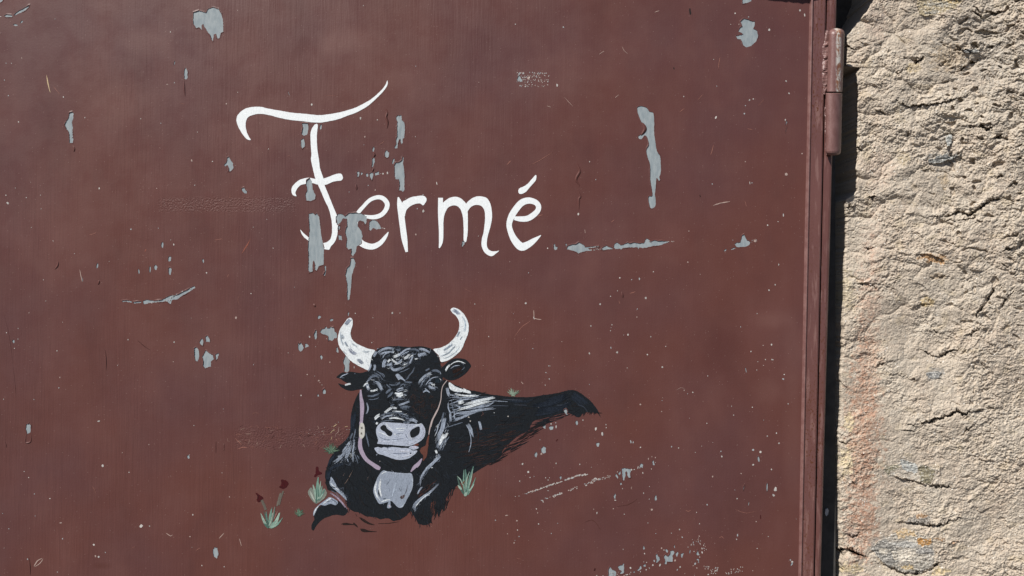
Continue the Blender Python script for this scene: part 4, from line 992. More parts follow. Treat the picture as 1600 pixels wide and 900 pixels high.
fs = [(x+R(-.15, .15), y+R(-.15, .15)) for x, y in catmull(fs, True, 2)]
fc = outline('B', '92,222 70,215 60,190 65,165 85,140 110,122 140,112 170,108 200,115 230,118 262,112 290,102 320,90 350,82 368,88 375,110 365,125 340,128 310,135 280,148 262,152 220,150 190,142 150,145 115,155 92,180 84,202', 2, .15)
letter('white brush-painted capital F with a long curved top bar', [fb, fs, fc])
letter('white painted letter e half lost under bare grey primer', stroke_quads('B', '495,342 560,350 610,335 640,300 645,265 620,235 585,228 540,245 500,285 465,330 450,400 455,460 490,510 550,530 600,510 635,470 653,440', [16, 26, 27, 28, 29, 28, 25, 23, 22, 25, 30, 34, 38, 36, 29, 20, 4], 1.6, .1))
letter('white painted letter r', stroke_quads('C', '125,270 138,330 152,430 165,530 180,640 200,752', [10, 46, 52, 52, 50, 22], 1.6, .1) + [outline('C', '160,322 190,297 235,272 300,260 345,258 370,275 374,298 362,322 343,342 318,326 275,330 228,352 195,388 182,440 168,420', 1.6, .12)])
letter('white painted letter m with its last leg hooked outwards', stroke_quads('C', '497,276 497,420 502,560 500,660 486,717', [42, 44, 40, 34, 10], 1.6, .1) +
       [outline('C', '505,345 520,318 570,280 620,267 670,278 705,308 728,340 735,400 737,480 735,580 722,662 708,668 700,640 700,560 697,480 688,420 668,372 635,345 590,347 555,372 528,435 520,500 505,440', 1.6, .12),
        outline('C', '722,330 760,290 810,265 860,265 905,280 935,330 948,400 948,460 935,530 915,600 905,650 905,700 920,730 950,745 990,745 1012,740 985,765 950,788 915,780 880,750 858,700 860,640 875,580 885,500 888,430 880,380 850,345 800,340 760,360 730,400 722,380', 1.6, .12)])
le = letter('white painted letter e with an acute accent', stroke_quads('C', '1145,455 1200,462 1260,458 1310,430 1350,390 1358,350 1330,315 1270,300 1210,320 1160,375 1120,440 1100,510 1115,580 1150,650 1205,705 1260,690 1320,650 1380,605', [32, 46, 50, 50, 46, 46, 48, 55, 58, 58, 56, 48, 50, 62, 70, 60, 42, 5], 1.6, .1))
mb = MB(); flat_paint(mb, [outline('C', '1335,75 1338,110 1320,140 1280,185 1245,225 1205,243 1185,235 1180,210 1195,190 1230,175 1265,150 1300,110', 1.6, .12)], -0.28, W)
mb.build('accent', M_WHITE, le)

# ------------------------------------------------------------------ the painted bull
BLACK = C(30, 34, 39)
mb = MB()
body = T('z1', '575,590 600,500 640,438 700,410 800,404 900,411 980,405 1050,417 1085,438 1120,480 1140,530 1148,590 1170,660') + T('tl', '100,132 180,175 260,203 350,220 450,243 520,252 600,262 700,267 800,265 900,250 1000,235 1080,215 1130,208 1180,222 1240,262 1300,315 1340,370 1368,436 1345,402 1300,396 1240,390 1215,410 1190,435 1140,415 1100,398 1040,405 950,428 880,448 820,463 790,500 770,545 700,580 640,625 590,675 560,705') + \
    [(782, 714), (771, 721), (759, 728), (744, 737)] + T('e8', '470,505 390,570 352,600 322,650 308,690 300,755 288,735 262,793 250,752 228,775 214,795 207,838 190,845 160,856 130,850 112,848 95,812 66,770 62,752') + \
    T('e7', '780,720 750,755 700,790 660,815 620,828 580,835 540,842 515,828 480,802 420,798 340,816 280,786 200,775 120,765 60,735 0,705') + T('e6', '660,580 600,545 560,500 545,430 480,350 420,310 340,290 285,270 268,200 255,120 250,60') + \
    T('e5', '252,890 290,760 322,680 380,600 450,510 520,450 580,370 605,290 608,200 612,100 630,0') + T('e3', '100,600 130,500 170,400 210,332 250,290 275,240')
flat_paint(mb, [[(x+R(-.3, .3), y+R(-.3, .3)) for x, y in catmull(body, True, 2)], outline('e6', '60,830 65,760 100,690 92,650 110,610 140,540 200,490 280,440 340,430 410,420 470,450 520,500 572,565 552,610 510,635 400,625 300,650 230,680 180,720 120,790 90,845', 1.5, .3)], -0.14, BLACK)
bull = mb.build('painted_bull', M_BULL, door)
bull['label'] = 'painted black bull lying down, wearing a bell'

def sub(name, polys, col, d, mat=M_TINT, holes=True, parent=bull, label=None):
    mb = MB(); flat_paint(mb, polys, d, col, holes)
    o = mb.build(name, mat, parent)
    if label: o['label'] = label
    return o
HORN = (0.70, 0.74, 0.76)
sub('horn', [outline('z1', '577,590 530,572 480,545 430,510 390,460 355,415 340,360 345,310 360,265 390,225 415,190 435,182 452,195 455,230 445,270 438,310 450,350 480,380 530,405 580,425 630,438 605,480 595,530', 2, .2)], HORN, -0.40)
sub('horn', [outline('z1', '1220,120 1240,104 1280,115 1320,150 1350,200 1362,250 1355,310 1330,370 1305,430 1260,475 1210,510 1160,527 1140,520 1130,480 1085,430 1130,420 1190,395 1240,350 1275,300 1288,250 1285,210 1265,170 1235,145', 2, .2)], HORN, -0.40)
sub('ear', [outline('e1', '600,500 540,500 450,525 380,522 330,512 270,508 200,525 150,520 90,560 55,597 100,612 170,655 220,682 290,690 280,712 190,715 140,705 84,690 110,730 150,760 220,795 300,805 380,790 470,770 560,700', 1.5, .15)], BLACK, -0.19, M_BULL)
sub('ear', [outline('e2', '880,470 940,410 1000,350 1070,310 1150,298 1220,303 1280,320 1330,365 1360,415 1330,470 1280,530 1200,590 1120,630 1040,645 980,630 900,580 880,520', 1.5, .15)], BLACK, -0.19, M_BULL)
MZ = C(182, 190, 207)
sub('muzzle', [outline('e4', '375,330 385,280 420,230 470,200 540,195 640,205 760,210 880,225 960,222 1040,225 1080,215 1110,240 1140,300 1145,360 1130,420 1090,475 1040,510 970,545 880,570 800,568 700,560 600,550 500,545 430,535 395,532 410,480 400,440 385,400', 1.5, .12)], MZ, -0.42)
sub('nostril', [outline('e4', '440,290 455,260 500,238 530,255 545,290 580,320 620,345 632,370 620,400 590,415 555,400 530,370 510,345 470,325', 1.2, .1)], BLACK, -0.60)
sub('nostril', [outline('e4', '905,380 920,330 960,295 1040,262 1060,290 1055,350 1040,385 1020,400 985,425 950,440 920,430', 1.2, .1)], BLACK, -0.60)
sub('lower_lip', [outline('e4', '350,600 400,585 430,590 460,600 500,585 560,600 620,585 700,590 780,600 850,600 900,610 940,635 980,640 1020,640 1000,680 950,720 900,755 840,775 760,785 690,780 620,760 540,730 470,705 410,690 375,650 355,625', 1.5, .15), outline('e4', '885,592 930,568 1000,570 1042,590 1020,612 960,627 915,612', 1.5, .15)], MZ, -0.42)
LILAC = C(172, 158, 178)
sub('collar', stroke_quads('e3', '235,290 240,400 255,500 258,600 252,700 246,810', [22, 44, 62, 64, 52, 46], 1.5, .08) + stroke_quads('e4', '132,440 125,560 155,670 225,780 330,860 400,905 440,925', [50, 64, 66, 58, 60, 66, 44], 1.5, .08) + stroke_quads('e4', '140,190 134,330 132,450', [46, 46, 46], 1.5, .08), LILAC, -0.42)
sub('collar', stroke_quads('e4', '1092,765 1045,838 1000,886', [16, 52, 62], 1.5, .08) + stroke_quads('e4', '1010,870 970,905 920,970', [56, 50, 18], 1.5, .08), LILAC, -0.42)
sub('strap', stroke_quads('e3', '1585,143 1520,230 1497,330 1487,450 1440,600 1360,760 1330,870', [12, 11, 12, 13, 18, 19, 18], 1.5, .06) + stroke_quads('e4', '1335,0 1250,170 1215,300 1200,390', [16, 18, 17, 12], 1.5, .06), C(188, 174, 172), -0.42)
sub('toggle', [outline('e4', '110,330 115,260 135,210 165,205 190,240 200,320 195,400 165,450 130,450 112,400', 1.5, .1)], C(205, 203, 196), -0.45)
bell = sub('cowbell', [outline('e7', '330,110 360,70 400,48 440,62 540,75 640,88 740,95 800,92 830,100 850,150 855,230 845,320 810,410 760,500 720,580 690,625 650,637 610,620 560,570 520,530 470,540 400,560 330,572 290,520 250,440 232,370 245,300 270,230 300,160', 1.5, .12), outline('e7', '475,535 500,540 500,590 515,620 490,640 450,635 455,590', 1.5, .1)], C(152, 162, 178), -0.44)
sub('bare_patch', [outline('e4', '1205,385 1197,500 1182,640 1160,740 1110,800 1112,720 1080,680 1060,640 1090,590 1150,560 1168,470', 1.5, .3), outline('e4', '960,560 1010,525 1050,545 1010,570', 1.5, .3)], (0.115, .043, .032), -0.41)

# brush marks: each split into bristle lines of slightly different tone
LV = {0: C(38, 46, 58), 1: C(100, 110, 125), 2: C(160, 171, 188), 3: C(228, 235, 240), 4: C(235, 240, 243), 5: C(23, 21, 21), 6: C(62, 40, 34)}
cnt = [0]
def brush(m, z, s, w, lv, n=None, taper=True, base=-0.14, top=-0.40, spread=1.0):
    k = ZOOM[z][2]; c0 = LV[lv] if isinstance(lv, int) else lv
    ctl = T(z, s)
    if isinstance(w, (list, tuple)): wl = [a/k for a in w]
    else: wl = [w/k]*len(ctl)
    wm = max(wl)
    n = n or max(1, int(round(wm/1.3)))
    for j in range(n):
        off = ((j+.5)/n-.5)*spread
        pts = catmull([(p[0], p[1], q) for p, q in zip(ctl, wl)], False, 1.6)
        L = len(pts)
        xy_ = [(p[0], p[1]) for p in pts]
        A, B = sides(xy_, [2*p[2] for p in pts])
        i0 = int(R(0, .16 if n > 1 else .03)*L); i1 = L-int(R(0, .2 if n > 1 else .03)*L)
        if i1-i0 < 2: i0, i1 = 0, L
        path, ws = [], []
        for i in range(i0, i1):
            t = 0.5+off*0.5
            path.append((A[i][0]+(B[i][0]-A[i][0])*t+R(-.1, .1), A[i][1]+(B[i][1]-A[i][1])*t+R(-.1, .1)))
            e = math.sin(math.pi*min(1, max(0, (i-i0+.5)/(i1-i0))))**0.45 if taper else 1
            ws.append(max(.12, pts[i][2]/n*e*R(.75, 1.15)*(1.05 if n > 1 else 1)))
        if len(path) < 2: continue
        f = R(.8, 1.15) if n > 1 else R(.95, 1.05)
        cnt[0] += 1
        m.ribbon(path, ws, top-(cnt[0] % 61)*0.0035, base, tuple(min(.85, a*f) for a in c0))

def hatch(m, poly, ang, spread, n, l0, l1, w0, w1, cols, top=-0.17, base=0.0, curve=0.0):
    x0, y0, x1, y1 = bbox(poly)
    k = 0; tries = 0
    while k < n and tries < n*30:
        tries += 1
        x, y = R(x0, x1), R(y0, y1)
        if not inside(poly, x, y): continue
        a = math.radians((ang(x, y) if callable(ang) else ang)+R(-spread, spread)); l = R(l0, l1)
        dx, dy = math.cos(a)*l/2, math.sin(a)*l/2
        b = R(-curve, curve)*l
        pts = [(x-dx, y-dy), (x-dy*b, y+dx*b), (x+dx, y+dy)]
        q = catmull(pts, False, 2.0)
        if len(q) < 3: continue
        w = R(w0, w1)
        cnt[0] += 1; k += 1
        m.ribbon(q, [max(.1, w*math.sin(math.pi*(i+.4)/(len(q)-.2))*R(.7, 1.2)) for i in range(len(q))], top-(cnt[0] % 61)*0.0018, base, rng.choice(cols))

bodyp = catmull(body, True, 4)
bm_ = MB()
blk = [C(20, 22, 26), C(30, 35, 42), C(40, 46, 54), C(24, 25, 28), C(38, 33, 33), C(34, 41, 50)]
hatch(bm_, bodyp, lambda x, y: -18 if x > 700 else (75 if x < 560 else (60 if y > 720 else 20)), 35, 900, 5, 18, .5, 1.5, blk)
# flank: dry brush lets the maroon through, dark hairs run past the edge
flank = T('tl', '200,620 420,600 640,545 700,580 640,640 560,705 420,830 300,830 200,760')
hatch(bm_, flank, -14, 8, 75, 7, 24, .25, .8, [(0.075, .031, .025), (0.05, .024, .020), (0.035, .02, .018), C(70, 54, 50)], -0.27)
hatch(bm_, T('tl', '400,500 640,480 800,470 760,540 560,640 300,700 250,620'), -10, 8, 40, 8, 24, .25, .6, [(0.045, .023, .020), C(64, 54, 52)], -0.27)
hatch(bm_, T('tl', '540,740 640,640 820,500 900,470 930,480 860,560 760,640 640,720 520,800 420,850'), -27, 7, 70, 8, 26, .5, 1.7, [BLACK, C(26, 26, 30), C(40, 32, 32)], -0.17)
hatch(bm_, T('tl', '820,465 960,430 1060,405 1100,402 1060,440 900,490 840,520'), -14, 6, 34, 10, 28, .5, 1.4, [BLACK, C(30, 32, 38)], -0.17)
hatch(bm_, T('tl', '1180,390 1240,380 1340,380 1350,410 1260,400 1220,420'), -50, 25, 22, 3, 8, .4, 1.0, [BLACK, C(34, 36, 40)], -0.17)
hatch(bm_, T('e8', '210,760 300,680 350,605 380,580 360,640 320,720 290,770 230,800'), 108, 12, 40, 6, 16, .5, 1.4, [BLACK, C(28, 30, 34)], -0.17)
hatch(bm_, T('e8', '60,770 210,770 205,850 120,855'), 100, 18, 26, 5, 12, .5, 1.3, [BLACK, C(30, 30, 34)], -0.17)
hatch(bm_, T('e8', '200,690 240,680 235,760 215,790'), 105, 12, 14, 5, 12, .4, .9, [(0.09, .036, .028)], -0.27)
hatch(bm_, T('e8', '140,560 250,530 200,600 110,650'), -42, 12, 18, 5, 12, .4, 1.0, [(0.07, .03, .026), C(66, 48, 44)], -0.27)
hatch(bm_, T('e3', '1000,400 1450,400 1420,560 1250,800 1050,620'), -10, 25, 60, 4, 11, .3, .8, [C(62, 46, 42), C(52, 44, 44), C(76, 52, 44), C(40, 40, 46)], -0.27, curve=.2)
hatch(bm_, T('e3', '850,60 1150,60 1100,450 960,420 960,200'), 70, 25, 30, 4, 11, .3, .9, [C(44, 46, 54), C(54, 42, 40)], -0.27)
# tail hump and back: dark navy brush strokes
for s, w in (('800,340 900,330 1000,300 1080,262 1130,250', 46), ('820,390 940,370 1040,360 1120,300', 40), ('1120,262 1180,300 1220,350', 40), ('1130,230 1200,270 1270,340', 26), ('900,300 1000,270 1080,240', 22), ('600,300 700,305 800,300', 16), ('820,420 920,405 1020,385', 18)):
    brush(bm_, 'tl', s, w, C(36, 43, 54), base=0.0, top=-0.28)
for s, w in (('560,285 640,290 720,292', 8), ('650,330 760,335', 6), ('830,345 900,340 960,320', 7), ('1000,340 1060,330 1100,310', 6), ('1180,330 1230,350 1260,390', 6)):
    brush(bm_, 'tl', s, w, C(62, 68, 80), 1, base=0.0, top=-0.30)
for z, s, w in (('e6', '720,650 790,700 870,745 960,770', [4, 36, 26, 4]), ('e6', '470,762 540,752 620,758 685,770', [10, 34, 14, 6]), ('e6', '650,738 680,768 712,800', [16, 24, 6]), ('e6', '730,825 790,842 860,855 980,862', [6, 46, 22, 4]), ('e7', '300,880 450,878 560,862 650,845', [4, 8, 8, 3]), ('e6', '680,610 700,650', [6, 4])):
    brush(bm_, z, s, w, C(44, 34, 33), taper=False, base=0.0, top=-0.15, n=2)
bm_.build('fur_strokes', M_BULL, bull, kind='stuff')

hl = MB()
E1 = (('700,220 760,170 850,140 960,150', 35, 2), ('740,240 800,210 870,200 960,190', 25, 2), ('780,290 820,230 900,200', 18, 2), ('640,275 658,235 688,195', 38, 2), ('795,440 800,370 830,310', 48, 2), ('840,400 890,400 920,370', 32, 2), ('860,360 880,330 900,320', 28, 3), ('940,280 1000,260 1060,230', 40, 3), ('1000,270 1080,210 1150,160 1230,145', 28, 2), ('1060,260 1120,220 1190,190', 14, 2), ('1110,300 1160,280 1200,230', 40, 3), ('910,310 960,350 1020,380', 30, 3), ('960,400 1040,350 1090,310', 20, 2), ('980,390 1030,380 1080,350', 14, 3), ('930,400 920,450 960,480 1020,470 1100,440', 42, 2), ('1000,500 1080,460 1180,410', 20, 1), ('1040,520 1120,490 1200,450', 14, 1), ('1200,380 1220,330 1260,250', 25, 2), ('1190,300 1230,260 1280,230', 14, 3), ('1100,400 1140,390 1160,380', 14, 3), ('1340,150 1420,160 1520,210', 34, 2), ('1330,260 1390,235 1470,230', 44, 2), ('1210,160 1290,160 1350,190', 30, 1), ('1280,310 1330,305', 14, 3), ('1150,630 1200,560 1250,500 1280,420', 20, 1), ('1130,640 1190,600', 10, 1), ('1110,660 1170,670 1240,675', 24, 1), ('880,700 920,720 980,715', 16, 1), ('840,700 870,740 900,755', 14, 1), ('830,850 860,810 910,770', 28, 1), ('860,890 900,860 935,820', 18, 1), ('980,720 1020,700 1050,670', 24, 1), ('1050,740 1080,710 1110,700 1130,740', 16, 1), ('1000,790 1050,770 1100,760', 20, 2), ('1000,830 1060,800 1110,790', 16, 2), ('970,840 1030,860 1090,835', 28, 3), ('990,880 1050,890 1100,860', 24, 3), ('1110,860 1150,880', 14, 2), ('1000,150 1020,180 1060,160', 24, 1), ('1240,210 1260,240 1300,230', 20, 1),
      ('560,640 600,590 660,570 720,575', 38, 1), ('640,520 720,560 790,640', 12, 1), ('690,500 760,550 800,600', 12, 1), ('720,520 790,550 812,590', 14, 1), ('690,670 730,720 770,800', 48, 2), ('660,660 700,670 740,690', 16, 2), ('480,740 510,700 550,680', 24, 3), ('540,700 545,750 570,790', 46, 2), ('550,735 552,765', 22, 4), ('585,810 640,805 700,780', 30, 3), ('550,890 620,885 700,860 740,850', 24, 1), ('590,600 560,640 520,670', 14, 2), ('110,605 150,570 200,550 240,530', 16, 2), ('130,600 180,605', 10, 1), ('190,715 240,702 280,695', 26, 3), ('550,500 580,450 603,385', 28, 2), ('640,490 660,440 650,395', 36, 2), ('340,530 350,545', 16, 1))
for s, w, l in E1: brush(hl, 'e1', s, w, l)
E2 = (('540,700 590,620 660,560 740,520', 36, 2), ('570,750 590,690 640,620 720,570', 20, 1), ('650,490 680,475 712,458', 24, 1), ('750,490 820,490 880,525', 34, 1), ('650,720 700,650 770,600 850,590', 14, 2), ('700,720 740,760 800,765', 34, 2), ('700,690 730,685 760,690', 26, 2), ('740,700 770,708 795,705', 20, 3), ('870,615 892,640', 12, 3), ('610,832 660,803 720,832', 22, 2), ('640,770 665,790 690,812', 18, 2), ('700,600 730,620 720,660', 14, 1), ('880,520 890,545', 14, 2), ('960,500 990,440 1030,405', 28, 3), ('1040,400 1090,365 1170,345 1270,380', 16, 3), ('1040,460 1100,420 1180,408', 12, 2), ('1210,370 1250,400', 10, 1), ('1210,480 1250,455 1255,430', 12, 1))
for s, w, l in E2: brush(hl, 'e2', s, w, l)
brush(hl, 'e2', '800,650 830,645 870,650', 70, C(40, 52, 62), 5); brush(hl, 'e2', '1060,520 1130,490 1220,450', 56, C(50, 34, 30), 4); brush(hl, 'e2', '1080,590 1150,550 1230,500', 20, C(46, 34, 32), 2); brush(hl, 'e2', '925,600 935,640', 26, C(92, 58, 48), 2)
E3 = (('770,340 830,350 880,330', 24, 3), ('800,385 850,390 900,375', 24, 3), ('730,460 800,440 880,440 930,420', 24, 1), ('820,530 900,510 1000,470', 30, 2), ('850,570 940,555 1010,570', 38, 1), ('610,650 660,610 700,580 740,555', 38, 3), ('740,570 800,580', 30, 3), ('760,620 820,630 880,630', 18, 3), ('450,750 490,710 540,680', 44, 3), ('560,740 640,700 740,690', 24, 2), ('680,740 760,730 860,745 940,770', 22, 3), ('720,640 820,650 900,670 1000,720', 20, 1), ('980,760 1050,760 1120,800', 46, 2), ('900,800 1000,800', 20, 1), ('480,830 500,800', 30, 3), ('340,380 420,390 520,355', 24, 1), ('360,445 440,440 510,420 515,400', 13, 1), ('325,490 350,560 345,620 325,670', 22, 2), ('630,350 680,310 720,270', 22, 1), ('650,410 700,380 740,330', 18, 1), ('680,200 720,215 780,215', 15, 1), ('640,210 680,250', 14, 1), ('960,175 1030,180', 14, 1), ('560,690 640,660 740,650', 16, 1), ('430,800 480,760 540,740', 16, 0), ('930,320 980,323', 8, 1), ('970,640 1050,645', 8, 0), ('900,700 980,740 1050,745', 14, 1), ('550,790 640,770 760,770', 12, 1), ('820,410 870,415', 14, 2), ('700,540 760,520', 18, 1), ('880,590 960,590', 14, 1))
for s, w, l in E3: brush(hl, 'e3', s, w, l)
mb_p = lambda z, s, l, top=-0.39: flat_paint(hl, [outline(z, s, 1.4, .15)], top, LV[l] if isinstance(l, int) else l, False, -0.14)
mb_p('e1', '980,560 1020,540 1090,600 1135,657 1060,622 1030,640 1000,600', 2)
for s, w, l in (('370,750 450,690 540,590 620,460', 44, 2), ('490,600 560,500 610,430', 20, 2), ('545,685 580,600 610,530', 42, 2), ('560,690 580,735', 13, 2), ('660,400 660,480 642,600 652,740', 24, 2), ('650,600 690,680 715,760', 13, 1), ('680,260 670,330 650,410', 18, 1), ('700,640 730,690', 14, 1), ('300,860 400,790 520,760', 36, 0), ('820,320 850,440 870,530', 18, 1), ('640,60 640,200 640,320', 60, 0), ('640,330 600,420', 20, 1), ('300,800 330,720 400,650', 40, 0), ('560,560 600,470', 12, 3), ('440,700 520,600', 10, 3), ('670,30 665,200', 30, 0), ('290,1000 300,900 340,840', 50, 0), ('420,660 460,640', 12, 1)):
    brush(hl, 'e5', s, w, l)
mb_p('e6', '325,125 337,88 380,150 430,240 520,330 556,422 480,350 400,280 340,230 315,180', 2)
mb_p('e6', '90,640 84,600 110,540 160,490 200,455 260,415 310,378 360,390 430,440 400,490 330,470 250,495 190,485 150,520 118,590', 2, -0.39)
for s, w, l in (('290,300 380,350 470,430 560,550', 22, LILAC), ('340,285 400,320 460,390', 10, 1), ('230,470 290,420 340,390', 16, 3), ('330,400 400,440 410,470', 12, 1), ('330,180 380,230 440,270', 14, 3), ('340,230 400,240', 12, 0), ('270,440 330,430', 10, 1), ('95,620 115,560 160,500', 12, 3)):
    brush(hl, 'e6', s, w, l, top=-0.44)
E8 = (('245,180 258,130 272,88', 7, 2), ('305,60 290,140 265,190 250,240', 28, 2), ('330,172 312,200 290,215', 14, 3), ('300,180 285,220 262,262', 22, 3), ('320,215 290,250 270,300', 14, 2), ('285,200 265,250 250,290', 16, 2), ('318,230 305,262 290,280', 10, 3), ('255,320 270,345 225,390 170,450', 20, 2), ('270,330 240,375 180,430 135,500 120,570', 16, 2), ('240,300 250,325', 16, 3), ('105,625 125,590 140,570', 11, 2), ('85,765 84,712 130,662 200,610 268,543', [26, 26, 22, 16, 8], 2), ('90,720 140,660 200,618', 6, 3), ('475,105 500,150 519,205', [30, 24, 5], 2), ('480,135 500,200 500,260 485,315', 6, 2), ('562,85 570,115 577,155', 17, 2), ('545,125 555,180 552,240', 4, 6), ('330,130 390,110 440,95', 8, 1), ('340,200 310,250 290,300', 8, 1), ('320,60 310,130', 14, 0), ('300,20 290,60 280,100', 12, 1), ('345,30 350,90', 10, 2))
for s, w, l in E8: brush(hl, 'e8', s, w, l)
mb_p('sh', '165,130 240,180 330,212 405,232 415,262 330,247 230,237 180,215 162,180', 3, -0.39)
SH = (('140,195 150,250 172,292', 34, 2), ('200,260 290,280 400,290 510,280', 20, 3), ('200,310 300,312 420,305 500,290', 10, 2), ('270,372 310,362 332,355', 38, 3), ('330,390 420,372 540,340 700,305', 28, 3), ('250,452 350,430 480,390 600,360 690,355', 28, 3), ('350,450 500,422 620,402 700,350', 16, 2), ('250,490 380,480 500,460 640,440 740,425', 26, 2), ('230,570 320,540 400,500 520,460', 30, 2), ('200,380 300,340 450,320', 16, 2), ('150,340 155,430 180,500 190,600', 15, 2), ('210,540 240,500 330,490', 12, 2), ('700,350 780,352 850,358', 7, 2), ('220,460 230,560', 12, 2), ('190,330 200,400 220,480', 10, 1), ('300,430 420,400 520,370', 14, 2), ('420,350 520,330 640,318', 12, 2), ('240,400 290,420 260,440', 14, 2), ('220,240 300,250 330,235', 8, 0), ('500,300 600,305 680,298', 7, 1), ('560,420 700,405 860,408', 5, 1), ('420,290 520,300', 8, 1), ('180,280 280,300', 8, 2), ('170,180 220,215 300,225', 14, 4), ('420,370 520,345', 10, 4), ('330,200 400,245', 10, 4))
for s, w, l in SH: brush(hl, 'sh', s, w, l, top=-0.42)
hatch(hl, T('sh', '160,240 400,270 690,310 700,360 520,470 240,590 190,560'), -12, 10, 150, 5, 16, .3, .9, [LV[2], LV[1], LV[2], C(120, 132, 150), LV[0], LV[5]], -0.38, -0.14)
hatch(hl, T('sh', '0,560 120,560 160,720 130,850 0,900'), -60, 20, 60, 3, 9, .3, .9, [LV[2], LV[1], LV[3], LV[0]], -0.38, -0.14)
hatch(hl, T('e1', '700,160 1000,130 1500,160 1520,230 1280,330 1220,420 1040,510 920,470 780,430'), -30, 30, 120, 2.5, 8, .25, .7, [LV[1], LV[1], LV[2], LV[0], LV[5]], -0.38, -0.14, .3)
hatch(hl, T('e3', '620,200 1000,180 1000,560 700,600 620,420'), -25, 30, 50, 2.5, 7, .25, .6, [LV[1], LV[0], LV[5]], -0.38, -0.14, .3)
MID = [C(52, 58, 68), C(72, 80, 92), C(96, 105, 120), C(40, 46, 54)]
for z, s, ang, n in (('e1', '540,560 640,510 800,540 820,640 800,820 700,880 540,880 470,740', 30, 70), ('e2', '530,720 600,580 760,480 890,520 930,640 850,780 640,860', -50, 70), ('e3', '700,560 980,440 1040,600 1140,800 440,800 500,700', -10, 90), ('e3', '620,200 1000,180 960,420 720,480', 10, 60),
                     ('e5', '280,880 340,720 460,560 600,380 720,420 740,760 520,800', -50, 90), ('e4', '350,180 380,120 700,30 1000,160 1040,220 700,180', -5, 40), ('e8', '120,560 130,500 260,340 340,180 330,20 280,60 230,260 200,400', -58, 90), ('e8', '70,760 80,690 260,540 270,560 130,690', -42, 40), ('e6', '300,90 560,420 600,440 420,200', 55, 40), ('e7', '880,100 1080,0 1100,40 940,300', -60, 30)):
    hatch(hl, T(z, s), ang, 28, n, 2.5, 8, .25, .7, MID, -0.39, -0.14, .25)
LT = [LV[2], LV[1], LV[2], C(120, 130, 146), LV[3]]
for z, s, ang, n in (('e1', '700,150 1000,130 1180,160 1300,250 1220,400 1000,500 920,450 780,420 720,260', -32, 60), ('e1', '1300,140 1500,170 1520,230 1330,260', 12, 14), ('e1', '550,600 640,540 760,560 800,700 780,800 720,760 690,680 600,640', 45, 26), ('e2', '540,700 600,590 740,500 780,540 640,640 580,740', -50, 26), ('e2', '680,720 760,700 830,760 740,790', 15, 10),
                     ('e3', '780,200 940,180 960,420 720,480 780,330', -8, 34), ('e3', '450,760 620,640 760,560 900,640 1120,800 960,780 700,720 560,760', -8, 44), ('e5', '370,760 620,460 680,400 660,700 560,720', -58, 34), ('e8', '250,240 310,40 330,170 280,300 250,330', -70, 26), ('e8', '120,560 250,330 270,350 140,500', -58, 18), ('e8', '80,760 90,700 265,545 200,620', -45, 16)):
    hatch(hl, T(z, s), ang, 18, n, 2.5, 7, .2, .6, LT, -0.44, -0.14, .25)
SK = [C(204, 212, 226), C(216, 222, 232), C(160, 170, 190), C(196, 202, 220), C(140, 150, 172)]
for z, s, ang, n, l1, cols in (('e4', '390,340 430,230 540,200 1040,230 1130,330 1050,490 880,560 430,525', -4, 60, 9, SK), ('e4', '370,610 560,600 900,620 1000,650 900,740 690,770 480,700', 5, 34, 9, SK),
                               ('e7', '340,110 400,60 800,100 840,200 800,400 690,600 560,560 340,550 250,380', 70, 60, 10, [C(164, 174, 190), C(140, 150, 166), C(172, 182, 198), C(132, 142, 160)]),
                               ('z1', '580,570 480,530 400,450 355,360 380,260 430,200 430,300 470,390 620,440', 50, 46, 8, [C(190, 200, 210), C(225, 232, 236), C(170, 180, 194), C(235, 238, 240)]), ('z1', '1150,510 1100,435 1200,400 1290,300 1300,200 1345,260 1300,420 1230,490', -45, 46, 8, [C(190, 200, 210), C(225, 232, 236), C(170, 180, 194), C(235, 238, 240)])):
    hatch(hl, T(z, s), ang, 16, n, 3, l1, .25, .8, cols, -0.465 if z != 'z1' else -0.415, -0.3, .2)
# horns, muzzle, lip, toggle and bell: strokes of grey and white inside the flat colour
for z, s, w, l in (('z1', '400,235 425,205 440,190', 26, C(150, 160, 176)), ('z1', '370,315 380,345', 20, C(176, 186, 196)), ('z1', '395,370 415,410', 14, C(150, 162, 176)), ('z1', '425,420 455,455 490,465', 26, C(140, 146, 166)), ('z1', '380,440 410,470', 6, C(150, 158, 168)), ('z1', '480,515 510,515 540,545', 20, C(150, 158, 172)), ('z1', '500,525 530,545', 8, C(120, 128, 142)), ('z1', '450,385 490,410', 12, C(186, 196, 206)), ('z1', '530,440 560,450 590,440', 14, C(196, 206, 214)), ('z1', '360,290 365,350 385,410', 10, C(178, 190, 202)),
    ('z1', '1235,118 1265,135 1290,160', 26, C(150, 160, 178)), ('z1', '1310,170 1335,220 1330,290', 12, C(186, 200, 212)), ('z1', '1160,440 1200,415 1240,385', 16, C(150, 162, 176)), ('z1', '1150,480 1200,460 1240,420 1270,390', 12, C(170, 182, 194)), ('z1', '1270,330 1290,290', 14, C(160, 172, 186)), ('z1', '1295,355 1310,330', 8, C(150, 162, 176)), ('z1', '1200,490 1260,450 1290,410', 8, C(190, 202, 210)), ('z1', '1170,500 1210,485', 8, C(180, 192, 200))):
    brush(hl, z, s, w, l, base=-0.3, top=-0.44)
